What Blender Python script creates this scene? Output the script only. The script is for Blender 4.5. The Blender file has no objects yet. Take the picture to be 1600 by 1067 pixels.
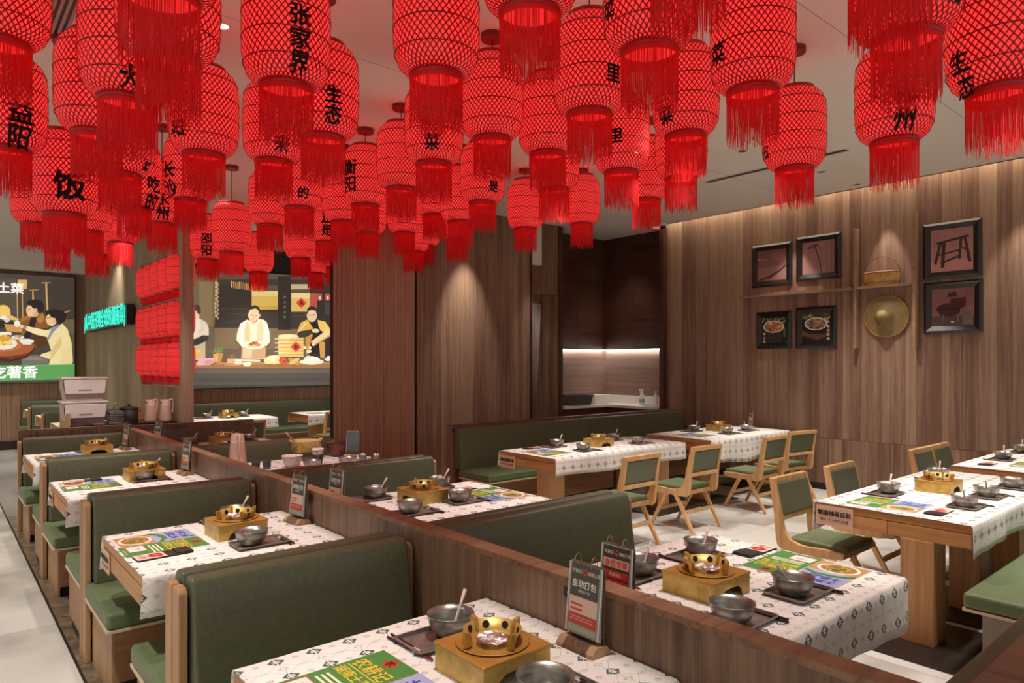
import bpy, bmesh, math, random
from mathutils import Vector, Matrix
random.seed(7)
R = math.radians
C = bpy.context.scene.collection
sc = bpy.context.scene
# ------------------------------------------------------------------ camera, world, exposure, lights
cam = bpy.data.cameras.new('camera'); camo = bpy.data.objects.new('camera', cam); C.objects.link(camo)
camo.location = (0, 0, 1.69); camo.rotation_euler = (R(90), 0, R(-40.4))
cam.sensor_width = 36; cam.lens = 1065/1600*36; cam.shift_y = 31.5/1600; cam.clip_end = 100
sc.camera = camo
sc.view_settings.view_transform = 'Standard'; sc.view_settings.look = 'None'
sc.view_settings.gamma = 1; sc.view_settings.use_curve_mapping = False
sc.view_settings.exposure = 0.0
w = bpy.data.worlds.new('world'); sc.world = w; w.use_nodes = True
w.node_tree.nodes['Background'].inputs[0].default_value = (1.0, 0.93, 0.86, 1)
w.node_tree.nodes['Background'].inputs[1].default_value = 0.62
sc.cycles.use_denoising = True
sc.cycles.max_bounces = 7; sc.cycles.diffuse_bounces = 4; sc.cycles.glossy_bounces = 3; sc.cycles.transmission_bounces = 5
sc.cycles.caustics_reflective = False; sc.cycles.caustics_refractive = False
sc.cycles.sample_clamp_indirect = 4; sc.cycles.use_light_tree = True
CEIL = 3.85
WARM = (1.0, 0.93, 0.83)
def spot(x, y, z, W, ang=55, blend=.8, aim=None, col=WARM, rad=.05):
    l = bpy.data.lights.new('spot_light', 'SPOT'); l.energy = W; l.color = col
    l.spot_size = R(ang); l.spot_blend = blend; l.shadow_soft_size = rad
    o = bpy.data.objects.new('spot_light', l); C.objects.link(o); o.location = (x, y, z)
    d = Vector(aim or (x, y, 0)) - Vector((x, y, z)); o.rotation_euler = d.to_track_quat('-Z', 'Y').to_euler()
    return o
# lamp x, y and the point on the table that it is aimed at
TABLE_SPOTS = [(1.25,1.62,1.25,1.62),(1.2,3.83,1.25,3.68),(1.25,5.7,1.25,5.7),(1.25,7.6,1.25,7.65),(2.65,1.4,2.45,1.6),(2.15,3.35,2.45,3.7),(1.9,5.2,2.45,5.75),(2.45,7.75,2.45,7.75),
    (5.3,4.6,5.45,5.1),(7.95,5.05,7.95,5.05),(5.35,1.7,5.35,1.7),(7.7,1.7,7.7,1.7),(4.0,11.6,4.0,11.6),(5.8,11.6,5.8,11.6),(1.8,11.6,1.8,11.6),(1.8,13.6,1.8,13.6),(1.8,15.5,1.8,15.5)]
for x, y, ax, ay in TABLE_SPOTS:
    spot(x, y, CEIL-.03, 215, 38, .9, aim=(ax, ay, .8), rad=.04)
for x, y in [(4.1,2.85),(4.35,4.25),(6.6,3.2),(8.0,3.4),(4.15,.75),(6.3,.6),(-.2,3.0),(-.2,6.0),(-.2,9.0),(-.2,12),(.3,15),(-.6,.5),(3.6,10)]:
    spot(x, y, CEIL-.03, 330, 76, .9, rad=.06)
spot(8.79, 3.40, CEIL-.03, 75, 36, .5, aim=(8.93,3.40,2.2), rad=.02)      # hat and basket
spot(8.6, 4.6, CEIL-.03, 90, 45, .6, aim=(8.95,4.6,1.9), rad=.03)
spot(8.6, 2.0, CEIL-.03, 90, 45, .6, aim=(8.95,2.0,1.9), rad=.03)
spot(1.7, 7.6, CEIL-.03, 260, 40, .8, aim=(1.75,9.55,1.15)); spot(4.6, 12.2, CEIL-.03, 200, 80, .8); spot(6.0, 10.6, CEIL-.03, 200, 80, .8); spot(2.0, 12.6, CEIL-.03, 150, 70, .8, aim=(2.3,13.5,1.5))  # added lamps without fittings: brighten the counter crates and the mural room
spot(6.85, 7.15, CEIL-.03, 60, 30, .8, aim=(7.12,7.86,1.5)); spot(7.15, 8.8, CEIL-.03, 120, 80, .8, aim=(7.2,8.6,0))  # added lamps, no fittings, lifting the dark curtain and passage
spot(4.3, 7.0, CEIL-.03, 45, 60, .9, aim=(4.3,7.8,1.5))  # added wash lamp to lighten the fluted wall, no fitting
spot(5.75, 7.3, CEIL-.03, 210, 40, .8, aim=(5.75,7.8,1.9), rad=.03)       # scallop on wood wall
spot(8.6, 7.2, CEIL-.03, 40, 70, .8, aim=(8.8,7.9,1.0), rad=.04)  # extra lamp added to brighten the kitchen niche, no fitting
# ------------------------------------------------------------------ helpers
def lin(h):
    h = h.lstrip('#'); c = [int(h[i:i+2], 16)/255 for i in (0, 2, 4)]
    return tuple(x/12.92 if x <= .04045 else ((x+.055)/1.055)**2.4 for x in c) + (1,)
def tag(o, label=None, cat=None, group=None, kind=None):
    if label: o['label'] = label
    if cat: o['category'] = cat
    if group: o['group'] = group
    if kind: o['kind'] = kind
    return o
def mobj(name, me, parent=None, loc=(0,0,0), rot=(0,0,0)):
    o = bpy.data.objects.new(name, me); C.objects.link(o); o.location = loc; o.rotation_euler = rot
    if parent: o.parent = parent
    return o
def empty(name, loc, rz=0):
    o = bpy.data.objects.new(name, None); C.objects.link(o); o.location = loc; o.rotation_euler = (0,0,rz)
    o.empty_display_size = .1
    return o
def dup(root, loc=None, rz=None, label=None, group=None):
    r = root.copy(); C.objects.link(r)
    if loc: r.location = loc
    if rz is not None: r.rotation_euler = (0,0,rz)
    if label: r['label'] = label
    if group: r['group'] = group
    for ch in list(root.children):
        c = ch.copy(); C.objects.link(c); c.parent = r; c.matrix_parent_inverse = ch.matrix_parent_inverse
        for g in list(ch.children):
            d = g.copy(); C.objects.link(d); d.parent = c; d.matrix_parent_inverse = g.matrix_parent_inverse
    return r
class MB:
    def __init__(s): s.v = []; s.f = []; s.mi = []; s.uv = None
    def add(s, vs, fs, m=0):
        n = len(s.v); s.v += [tuple(v) for v in vs]; s.f += [tuple(i+n for i in f) for f in fs]; s.mi += [m]*len(fs); return s
    def box(s, x0, x1, y0, y1, z0, z1, m=0, M=None):
        vs = [Vector((x, y, z)) for z in (z0, z1) for y in (y0, y1) for x in (x0, x1)]
        if M is not None: vs = [M @ v for v in vs]
        return s.add(vs, [(0,2,3,1),(4,5,7,6),(0,1,5,4),(2,6,7,3),(0,4,6,2),(1,3,7,5)], m)
    def prism(s, poly, a, b, axis='x', m=0):
        n = len(poly)
        mk = {'x': lambda p, t: (t, p[0], p[1]), 'y': lambda p, t: (p[0], t, p[1]), 'z': lambda p, t: (p[0], p[1], t)}[axis]
        vs = [mk(p, a) for p in poly] + [mk(p, b) for p in poly]
        fs = [tuple(range(n-1, -1, -1)), tuple(range(n, 2*n))] + [(i, (i+1) % n, n+(i+1) % n, n+i) for i in range(n)]
        return s.add(vs, fs, m)
    def tube(s, pts, r, n=8, m=0, cap=True):
        pts = [Vector(p) for p in pts]; rs = r if isinstance(r, (list, tuple)) else [r]*len(pts)
        vs = []; up = None
        for i, p in enumerate(pts):
            t = (pts[min(i+1, len(pts)-1)] - pts[max(i-1, 0)]).normalized()
            if up is None: up = Vector((0,0,1)) if abs(t.z) < .9 else Vector((1,0,0))
            u = t.cross(up); u.normalize(); up = u.cross(t); up.normalize()
            vs += [p + rs[i]*(math.cos(2*math.pi*k/n)*u + math.sin(2*math.pi*k/n)*up) for k in range(n)]
        fs = [(i*n+k, i*n+(k+1) % n, (i+1)*n+(k+1) % n, (i+1)*n+k) for i in range(len(pts)-1) for k in range(n)]
        if cap: fs += [tuple(range(n-1, -1, -1)), tuple((len(pts)-1)*n+k for k in range(n))]
        return s.add(vs, fs, m)
    def lathe(s, prof, n=24, c=(0,0,0), m=0):
        vs = [(c[0]+r*math.cos(2*math.pi*k/n), c[1]+r*math.sin(2*math.pi*k/n), c[2]+z) for r, z in prof for k in range(n)]
        fs = [(i*n+k, i*n+(k+1) % n, (i+1)*n+(k+1) % n, (i+1)*n+k) for i in range(len(prof)-1) for k in range(n)]
        return s.add(vs, fs, m)
    def mesh(s, name, mats, smooth=False):
        me = bpy.data.meshes.new(name); me.from_pydata(s.v, [], s.f)
        for m in (mats if isinstance(mats, list) else [mats]): me.materials.append(m)
        if any(s.mi): me.polygons.foreach_set('material_index', s.mi)
        if smooth: me.polygons.foreach_set('use_smooth', [True]*len(me.polygons))
        me.update(); return me
    def build(s, name, mats, parent=None, loc=(0,0,0), rot=(0,0,0), smooth=False, bev=0, seg=2):
        o = mobj(name, s.mesh(name, mats, smooth or bev > 0), parent, loc, rot)
        if bev:
            b = o.modifiers.new('bevel', 'BEVEL'); b.width = bev; b.segments = seg; b.limit_method = 'ANGLE'; b.angle_limit = R(40)
            b.harden_normals = True
        return o
def box(name, mat, x0, x1, y0, y1, z0, z1, parent=None, bev=0, seg=2):
    return MB().box(x0, x1, y0, y1, z0, z1).build(name, mat, parent, bev=bev, seg=seg)
def struct(o): o['kind'] = 'structure'; return o
# ------------------------------------------------------------------ materials
def newmat(name):
    m = bpy.data.materials.new(name); m.use_nodes = True
    return m, m.node_tree.nodes, m.node_tree.links, m.node_tree.nodes['Principled BSDF']
def plain(name, col, rough=.5, metal=0, emit=0, spec=.5, coat=0, trans=0):
    m, N, L, b = newmat(name); b.inputs['Base Color'].default_value = lin(col); b.inputs['Roughness'].default_value = rough
    b.inputs['Metallic'].default_value = metal; b.inputs['Specular IOR Level'].default_value = spec
    b.inputs['Coat Weight'].default_value = coat; b.inputs['Transmission Weight'].default_value = trans
    if emit: b.inputs['Emission Color'].default_value = lin(col); b.inputs['Emission Strength'].default_value = emit
    return m
def wood(name, dark, light, axis='z', rough=.42, tone=0.0, freq=26, bump=.12, spec=.4):
    m, N, L, b = newmat(name)
    g = N.new('ShaderNodeNewGeometry'); mp = N.new('ShaderNodeMapping')
    s = [freq]*3; s['xyz'.index(axis)] = freq*.035; mp.inputs['Scale'].default_value = s
    L.new(g.outputs['Position'], mp.inputs['Vector'])
    oi = N.new('ShaderNodeObjectInfo'); va = N.new('ShaderNodeVectorMath'); va.operation = 'MULTIPLY_ADD'
    va.inputs[1].default_value = (1,1,1); cx = N.new('ShaderNodeCombineXYZ'); mu = N.new('ShaderNodeMath'); mu.operation = 'MULTIPLY'; mu.inputs[1].default_value = 37
    L.new(oi.outputs['Random'], mu.inputs[0]); [L.new(mu.outputs[0], cx.inputs[i]) for i in range(3)]
    L.new(mp.outputs[0], va.inputs[0]); L.new(cx.outputs[0], va.inputs[2])
    n1 = N.new('ShaderNodeTexNoise'); n1.inputs['Scale'].default_value = 1; n1.inputs['Detail'].default_value = 5; n1.inputs['Distortion'].default_value = .6
    L.new(va.outputs[0], n1.inputs['Vector'])
    n2 = N.new('ShaderNodeTexNoise'); n2.inputs['Scale'].default_value = 7; n2.inputs['Detail'].default_value = 3
    L.new(va.outputs[0], n2.inputs['Vector'])
    a = N.new('ShaderNodeMath'); a.operation = 'MULTIPLY_ADD'; a.inputs[1].default_value = .35; L.new(n2.outputs[0], a.inputs[0]); 
    a2 = N.new('ShaderNodeMath'); a2.operation = 'MULTIPLY'; a2.inputs[1].default_value = .65; L.new(n1.outputs[0], a2.inputs[0]); L.new(a2.outputs[0], a.inputs[2])
    t = N.new('ShaderNodeMath'); t.operation = 'MULTIPLY_ADD'; t.inputs[1].default_value = tone; t.inputs[2].default_value = -tone/2
    L.new(oi.outputs['Random'], t.inputs[0])
    sm = N.new('ShaderNodeMath'); sm.operation = 'ADD'; L.new(a.outputs[0], sm.inputs[0]); L.new(t.outputs[0], sm.inputs[1])
    n3 = N.new('ShaderNodeTexNoise'); n3.inputs['Scale'].default_value = .13; n3.inputs['Detail'].default_value = 2; L.new(va.outputs[0], n3.inputs['Vector'])
    w3 = N.new('ShaderNodeMath'); w3.operation = 'MULTIPLY_ADD'; w3.inputs[1].default_value = .55; w3.inputs[2].default_value = -.275; L.new(n3.outputs[0], w3.inputs[0])
    s3 = N.new('ShaderNodeMath'); s3.operation = 'ADD'; L.new(sm.outputs[0], s3.inputs[0]); L.new(w3.outputs[0], s3.inputs[1])
    cr = N.new('ShaderNodeValToRGB'); e = cr.color_ramp.elements; e[0].position = .3; e[0].color = lin(dark); e[1].position = .68; e[1].color = lin(light)
    L.new(s3.outputs[0], cr.inputs[0]); L.new(cr.outputs[0], b.inputs['Base Color'])
    b.inputs['Roughness'].default_value = rough; b.inputs['Specular IOR Level'].default_value = spec
    bp = N.new('ShaderNodeBump'); bp.inputs['Strength'].default_value = bump; bp.inputs['Distance'].default_value = .004
    L.new(n2.outputs[0], bp.inputs['Height']); L.new(bp.outputs[0], b.inputs['Normal'])
    return m
def mottled(name, c1, c2, scale=6, rough=.5, metal=0, bump=0, detail=4, lo=.35, hi=.7, coat=0, spec=.5, rand=False):
    m, N, L, b = newmat(name)
    g = N.new('ShaderNodeNewGeometry'); n = N.new('ShaderNodeTexNoise'); n.inputs['Scale'].default_value = scale; n.inputs['Detail'].default_value = detail
    n.inputs['Distortion'].default_value = .4
    if rand:
        oi = N.new('ShaderNodeObjectInfo'); va = N.new('ShaderNodeVectorMath'); va.operation = 'ADD'; mu = N.new('ShaderNodeMath'); mu.operation = 'MULTIPLY'; mu.inputs[1].default_value = 50
        L.new(oi.outputs['Random'], mu.inputs[0]); L.new(g.outputs['Position'], va.inputs[0]); L.new(mu.outputs[0], va.inputs[1]); L.new(va.outputs[0], n.inputs['Vector'])
    else: L.new(g.outputs['Position'], n.inputs['Vector'])
    cr = N.new('ShaderNodeValToRGB'); e = cr.color_ramp.elements; e[0].position = lo; e[0].color = lin(c1); e[1].position = hi; e[1].color = lin(c2)
    L.new(n.outputs[0], cr.inputs[0]); L.new(cr.outputs[0], b.inputs['Base Color'])
    b.inputs['Roughness'].default_value = rough; b.inputs['Metallic'].default_value = metal; b.inputs['Coat Weight'].default_value = coat; b.inputs['Specular IOR Level'].default_value = spec
    if bump:
        bp = N.new('ShaderNodeBump'); bp.inputs['Strength'].default_value = bump; bp.inputs['Distance'].default_value = .003
        L.new(n.outputs[0], bp.inputs['Height']); L.new(bp.outputs[0], b.inputs['Normal'])
    return m
def attr_mat(name, emit=0.0, rough=.5, spec=.3):
    m, N, L, b = newmat(name); a = N.new('ShaderNodeAttribute'); a.attribute_name = 'Col'
    L.new(a.outputs['Color'], b.inputs['Base Color']); b.inputs['Roughness'].default_value = rough; b.inputs['Specular IOR Level'].default_value = spec
    if emit: L.new(a.outputs['Color'], b.inputs['Emission Color']); b.inputs['Emission Strength'].default_value = emit
    return m
class Xp:                                                            # tiny node-maths builder
    def __init__(s, nt, sock): s.nt = nt; s.k = sock
    def op(s, o, b=None, c=None):
        n = s.nt.nodes.new('ShaderNodeMath'); n.operation = o
        for i, v in enumerate((s, b, c)):
            if v is None: continue
            if isinstance(v, Xp): s.nt.links.new(v.k, n.inputs[i])
            else: n.inputs[i].default_value = v
        return Xp(s.nt, n.outputs[0])
    def __add__(s, b): return s.op('ADD', b)
    def __sub__(s, b): return s.op('SUBTRACT', b)
    def __mul__(s, b): return s.op('MULTIPLY', b)
    def lt(s, b): return s.op('LESS_THAN', b)
    def abs(s): return s.op('ABSOLUTE')
    def fr(s): return s.op('FRACT')
    def mx(s, b): return s.op('MAXIMUM', b)
    def mn(s, b): return s.op('MINIMUM', b)
    def inv(s): return (s*-1.0)+1.0
def cloth_mat():
    m, N, L, b = newmat('table_cloth'); nt = m.node_tree
    uv = N.new('ShaderNodeUVMap'); uv.uv_map = 'UVMap'; sx = N.new('ShaderNodeSeparateXYZ'); L.new(uv.outputs[0], sx.inputs[0])
    u = Xp(nt, sx.outputs[0])*(1/.12); v = Xp(nt, sx.outputs[1])*(1/.115)
    fu = u.fr()-.5; fv = v.fr()-.5; gu = (u+.5).fr()-.5; gv = (v+.5).fr()-.5
    au, av, bu, bv = fu.abs(), fv.abs(), gu.abs(), gv.abs()
    dia = (au+av).lt(.225)
    # leafy white strokes inside the dark diamond
    st = au.lt(.018).mx(((av-.05).abs()+ (au*.0)).lt(.016)*(au.lt(.1))).mx((au-av*1.1-.015).abs().lt(.016)*fv.lt(0)*((au+av).lt(.17))).mx((au+fv-.1).abs().lt(.014)*((fv*-1).lt(0)))
    dark = dia*st.inv()
    d2 = (au+bv).lt(.16); d2s = au.lt(.02).mx((bv-.04).abs().lt(.014)).mx((au-bv).abs().lt(.018)); pale = d2*d2s.inv()
    sq = bu.mx(av).lt(.075); sqs = (bu-av).abs().lt(.02).mx(bu.mx(av).lt(.02)); squ = sq*sqs.inv()
    sq2 = bu.mx(bv).lt(.09)
    ln = au.lt(.010).mx((au+bv-.36).abs().lt(.009)).mx(bv.lt(.01)*bu.lt(.16)).mx(av.lt(.008)*au.lt(.5)*bu.lt(.1))
    ln = ln*dia.inv()*d2.inv()
    def mix(fac, a, col):
        x = N.new('ShaderNodeMix'); x.data_type = 'RGBA'; L.new(fac.k, x.inputs[0])
        if isinstance(a, str): x.inputs[6].default_value = lin(a)
        else: L.new(a, x.inputs[6])
        x.inputs[7].default_value = lin(col); return x.outputs[2]
    c = mix(sq2, 'ece5e2', 'dcd9d3'); c = mix(squ, c, 'aab3a6'); c = mix(pale, c, 'b3bab0'); c = mix(ln, c, 'aeb4ac'); c = mix(dark, c, '50605a')
    L.new(c, b.inputs['Base Color']); b.inputs['Roughness'].default_value = .8; b.inputs['Specular IOR Level'].default_value = .15
    n = N.new('ShaderNodeTexNoise'); n.inputs['Scale'].default_value = 14; n.inputs['Detail'].default_value = 3
    bp = N.new('ShaderNodeBump'); bp.inputs['Strength'].default_value = .25; bp.inputs['Distance'].default_value = .01
    L.new(uv.outputs[0], n.inputs['Vector']); L.new(n.outputs[0], bp.inputs['Height']); L.new(bp.outputs[0], b.inputs['Normal'])
    return m
M_CLOTH = cloth_mat()
M_PLANK = wood('plank_veneer', '6e5142', 'a0836c', 'z', .45, .24, 22)
M_FLUTE = wood('flute_veneer', '96735c', 'b8967e', 'z', .45, .05, 22)
M_FLUTE2 = wood('pale_flute_veneer', '867159', 'a8957a', 'z', .5, .05, 22)
M_WALNUT = wood('walnut_vertical', '513c2f', '8f7058', 'z', .4, .1, 30)
M_CAP = wood('walnut_cap', '6d4c39', 'a17a5e', 'x', .35, .05, 30)
M_CAPX = wood('walnut_cap_long', '5c4030', '8a6750', 'y', .35, .05, 30)
M_OAK = wood('booth_oak', '9a7250', 'bf9870', 'z', .45, .12, 34)
M_OAKX = wood('booth_oak_flat', '8f6546', 'b0865f', 'x', .45, .1, 34)
M_CHAIR = wood('chair_oak', 'b88a58', 'd9b07c', 'z', .45, .1, 30)
M_TABLE = wood('table_oak', 'a8713f', 'cf9a64', 'y', .4, .06, 34)
M_LEG = wood('table_leg_oak', 'a9794a', 'cda272', 'z', .45, .06, 30)
M_DARKW = wood('kitchen_wood', '3a211a', '5a3a2c', 'x', .4, .06, 18)
M_SPLASH = wood('kitchen_splash', '6b5347', '94796a', 'x', .4, .06, 18)
M_SPLASHY = wood('kitchen_splash_side', '6b5347', '94796a', 'y', .4, .06, 18); M_DARKWY = wood('kitchen_wood_side', '3a211a', '5a3a2c', 'y', .4, .06, 18)
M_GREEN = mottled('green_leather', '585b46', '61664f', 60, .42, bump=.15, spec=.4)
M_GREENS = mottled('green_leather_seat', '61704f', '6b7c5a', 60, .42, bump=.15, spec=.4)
M_CEIL = plain('ceiling_paint', 'e4dcd2', .9, spec=.1)
M_MARBLE = mottled('marble_tile', 'a19f9b', 'd8d7d2', 1.3, .2, detail=10, lo=.28, hi=.56, rand=True)
M_BROWNTILE = mottled('brown_wood_tile', '5d5142', '8b7d68', 7, .25, detail=5, rand=True)
M_GROUT = plain('grout', '8f8c86', .8)
M_BLACK = plain('black_metal', '17120f', .45)
M_BASE = plain('base_plate', '241d1a', .4)
M_STEEL = mottled('brushed_steel', '7f7a74', 'b6b1ab', 18, .34, .8)
M_STEELD = mottled('worn_steel_tray', '857b76', 'a8a09a', 25, .36, .6)
M_GOLD = mottled('gold_leaf', 'b8964a', 'dcbb6a', 18, .38, .4, bump=.1)
M_GOLDT = mottled('gold_top', 'bb883e', 'd2a256', 9, .32, .4)
M_FOIL = mottled('foil', 'b0aeb0', 'f2f0f2', 160, .3, 1, bump=1.0)
M_RED = plain('lantern_shade', 'f4322f', .6, emit=0); 
M_STRIP = None
M_RIM = plain('lantern_rim', 'b00f18', .4)
M_CANOPY = plain('canopy_red', '7a1c1c', .5)
M_INK = plain('black_ink', '1c0b0a', .5, spec=.2)
M_PINK = plain('pink_plastic', 'd3a99c', .4)
M_WHITE = plain('white_plastic', 'e4dcd6', .35)
M_CERAM = plain('white_ceramic', 'ece6de', .2)
M_PAPERB = plain('black_paper', '2b2523', .6)
M_CHOP = plain('dark_chopstick', '2d1a18', .35)
M_GLASS = plain('clear_plastic', 'f4f4f4', .08, trans=.95)
M_BRASS = plain('brass_ring', 'c9a877', .25, 1)
def shade_mat():
    """dyed paper round a lamp, glowing all over"""
    N = M_RED.node_tree.nodes; L = M_RED.node_tree.links; b = N['Principled BSDF']; b.inputs['Base Color'].default_value = (.5,.02,.02,1)
    b.inputs['Emission Color'].default_value = (1.0, .046, .042, 1); b.inputs['Emission Strength'].default_value = 1.0
shade_mat()
def fringe_mat():
    m, N, L, b = newmat('lantern_fringe'); b.inputs['Base Color'].default_value = (.62,.02,.025,1); b.inputs['Roughness'].default_value = .55
    t = N.new('ShaderNodeBsdfTranslucent'); t.inputs[0].default_value = (.9,.03,.035,1); x = N.new('ShaderNodeMixShader'); x.inputs[0].default_value = .5
    o = N['Material Output']; L.new(b.outputs[0], x.inputs[1]); L.new(t.outputs[0], x.inputs[2]); L.new(x.outputs[0], o.inputs[0]); return m
M_FRINGE = fringe_mat()
def strip_mat():
    m, N, L, b = newmat('lantern_bamboo'); b.inputs['Base Color'].default_value = (.27,.005,.012,1); b.inputs['Roughness'].default_value = .35
    t = N.new('ShaderNodeBsdfTranslucent'); t.inputs[0].default_value = (.7,.015,.025,1); x = N.new('ShaderNodeMixShader'); x.inputs[0].default_value = .18
    o = N['Material Output']; L.new(b.outputs[0], x.inputs[1]); L.new(t.outputs[0], x.inputs[2]); L.new(x.outputs[0], o.inputs[0]); return m
M_STRIP = strip_mat()
M_ART = attr_mat('printed_picture'); M_ARTLIT = attr_mat('backlit_print', .75); M_PRINT = attr_mat('printed_paper', 0, .4, .4)
def lampmat(name, col, s):
    m, N, L, b = newmat(name); b.inputs['Base Color'].default_value = (0,0,0,1); b.inputs['Emission Color'].default_value = col; b.inputs['Emission Strength'].default_value = s; return m
M_LAMP = lampmat('downlight_glow', (1,.9,.78,1), 2.5); M_LED = lampmat('led_strip', (1,.95,.9,1), 28); M_COVE = lampmat('cove_led', (1,.86,.68,1), 22)
M_NEON = lampmat('neon_green', (.04,.85,.62,1), 1.1); M_SIGNW = lampmat('sign_letters', (1,1,1,1), 1.6)
# ------------------------------------------------------------------ lettering
_tc = {}
def text_data(body, bold=.02, sub=0):
    k = (body, bold, sub)
    if k in _tc: return _tc[k]
    cu = bpy.data.curves.new('lettering', 'FONT'); cu.body = body; cu.size = 1; cu.resolution_u = 2; cu.align_x = 'CENTER'
    cu.space_line = .95
    o = bpy.data.objects.new('tmp', cu); C.objects.link(o)
    dg = bpy.context.evaluated_depsgraph_get(); me = bpy.data.meshes.new_from_object(o.evaluated_get(dg))
    bm = bmesh.new(); bm.from_mesh(me); bmesh.ops.triangulate(bm, faces=bm.faces[:])
    for _ in range(sub):
        es = [e for e in bm.edges if e.calc_length() > .22]
        if es: bmesh.ops.subdivide_edges(bm, edges=es, cuts=1); bmesh.ops.triangulate(bm, faces=bm.faces[:])
    vs = [v.co.copy() for v in bm.verts]; fs = [[v.index for v in f.verts] for f in bm.faces]; bm.free()
    C.objects.unlink(o); bpy.data.objects.remove(o); bpy.data.curves.remove(cu)
    if vs:
        mx = (min(v.x for v in vs)+max(v.x for v in vs))/2; my = (min(v.y for v in vs)+max(v.y for v in vs))/2
        vs = [Vector((v.x-mx, v.y-my, 0)) for v in vs]
    if vs and bold:                                                  # heavier strokes: the glyph repeated with small shifts
        n = len(vs); b = bold*.7; base, bf = vs, fs; vs = list(base); fs = list(bf)
        for i, (dx, dy) in enumerate(((b,0),(-b,0),(0,b),(0,-b),(b*.7,b*.7),(-b*.7,-b*.7))):
            m = len(vs); vs += [v+Vector((dx, dy, .003*(i+1))) for v in base]; fs += [[i+m for i in f] for f in bf]
    _tc[k] = (vs, fs); return _tc[k]
def lettering(body, size, mat, parent, M, bold=.02, name='lettering', sx=1.0):
    vs, fs = text_data(body, bold)
    mb = MB().add([M @ Vector((v.x*size*sx, v.y*size, v.z*size)) for v in vs], fs)
    return mb.build(name, mat, parent)
def frame(o, x, y):
    x = Vector(x).normalized(); y = Vector(y).normalized(); z = x.cross(y)
    m = Matrix((x, y, z)).transposed().to_4x4(); m.translation = Vector(o); return m
class Art:                                                           # flat printed picture made of coloured shapes
    def __init__(s): s.v = []; s.f = []; s.c = []; s.k = 0; s.dz = .0002
    def poly(s, col, pts):
        n = len(s.v); s.v += [(x, y, s.k*s.dz) for x, y in pts]; s.f.append(list(range(n, n+len(pts)))); s.c.append(lin(col)); s.k += 1; return s
    def rect(s, col, x0, y0, x1, y1): return s.poly(col, [(x0,y0),(x1,y0),(x1,y1),(x0,y1)])
    def ell(s, col, cx, cy, rx, ry, rot=0, n=18):
        a = R(rot); return s.poly(col, [(cx+rx*math.cos(t)*math.cos(a)-ry*math.sin(t)*math.sin(a), cy+rx*math.cos(t)*math.sin(a)+ry*math.sin(t)*math.cos(a)) for t in [2*math.pi*i/n for i in range(n)]])
    def text(s, col, body, cx, cy, size, bold=.03, rot=0):
        vs, fs = text_data(body, bold); a = R(rot); n = len(s.v)
        s.v += [(cx+size*(v.x*math.cos(a)-v.y*math.sin(a)), cy+size*(v.x*math.sin(a)+v.y*math.cos(a)), s.k*s.dz+v.z*size*.4) for v in vs]
        s.f += [[i+n for i in f] for f in fs]; s.c += [lin(col)]*len(fs); s.k += 1; return s
    def mesh(s, name, mat, M=None):
        vs = [M @ Vector(v) for v in s.v] if M else s.v
        me = bpy.data.meshes.new(name); me.from_pydata([tuple(v) for v in vs], [], s.f); me.materials.append(mat)
        at = me.color_attributes.new('Col', 'FLOAT_COLOR', 'CORNER'); data = []
        for p, c in zip(s.f, s.c): data += list(c)*len(p)
        at.data.foreach_set('color', data)
        bm = bmesh.new(); bm.from_mesh(me); up = (M.to_3x3() @ Vector((0,0,1))) if M else Vector((0,0,1))
        fl = [f for f in bm.faces if f.normal.dot(up) < 0]
        if fl: bmesh.ops.reverse_faces(bm, faces=fl)
        bm.to_mesh(me); bm.free()
        return me
    def build(s, name, mat, parent, M=None): return mobj(name, s.mesh(name, mat, M), parent)
def mark(a, cx, cy, s):                                              # red diamond seal with a brushed character
    a.poly('c8402f', [(cx-s,cy),(cx,cy-s),(cx+s,cy),(cx,cy+s)]); a.text('241310', '农', cx, cy, s*1.0, .05); return a
ORD = 'first second third fourth fifth sixth seventh eighth ninth tenth eleventh twelfth thirteenth fourteenth fifteenth sixteenth seventeenth eighteenth nineteenth twentieth'.split()
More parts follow.
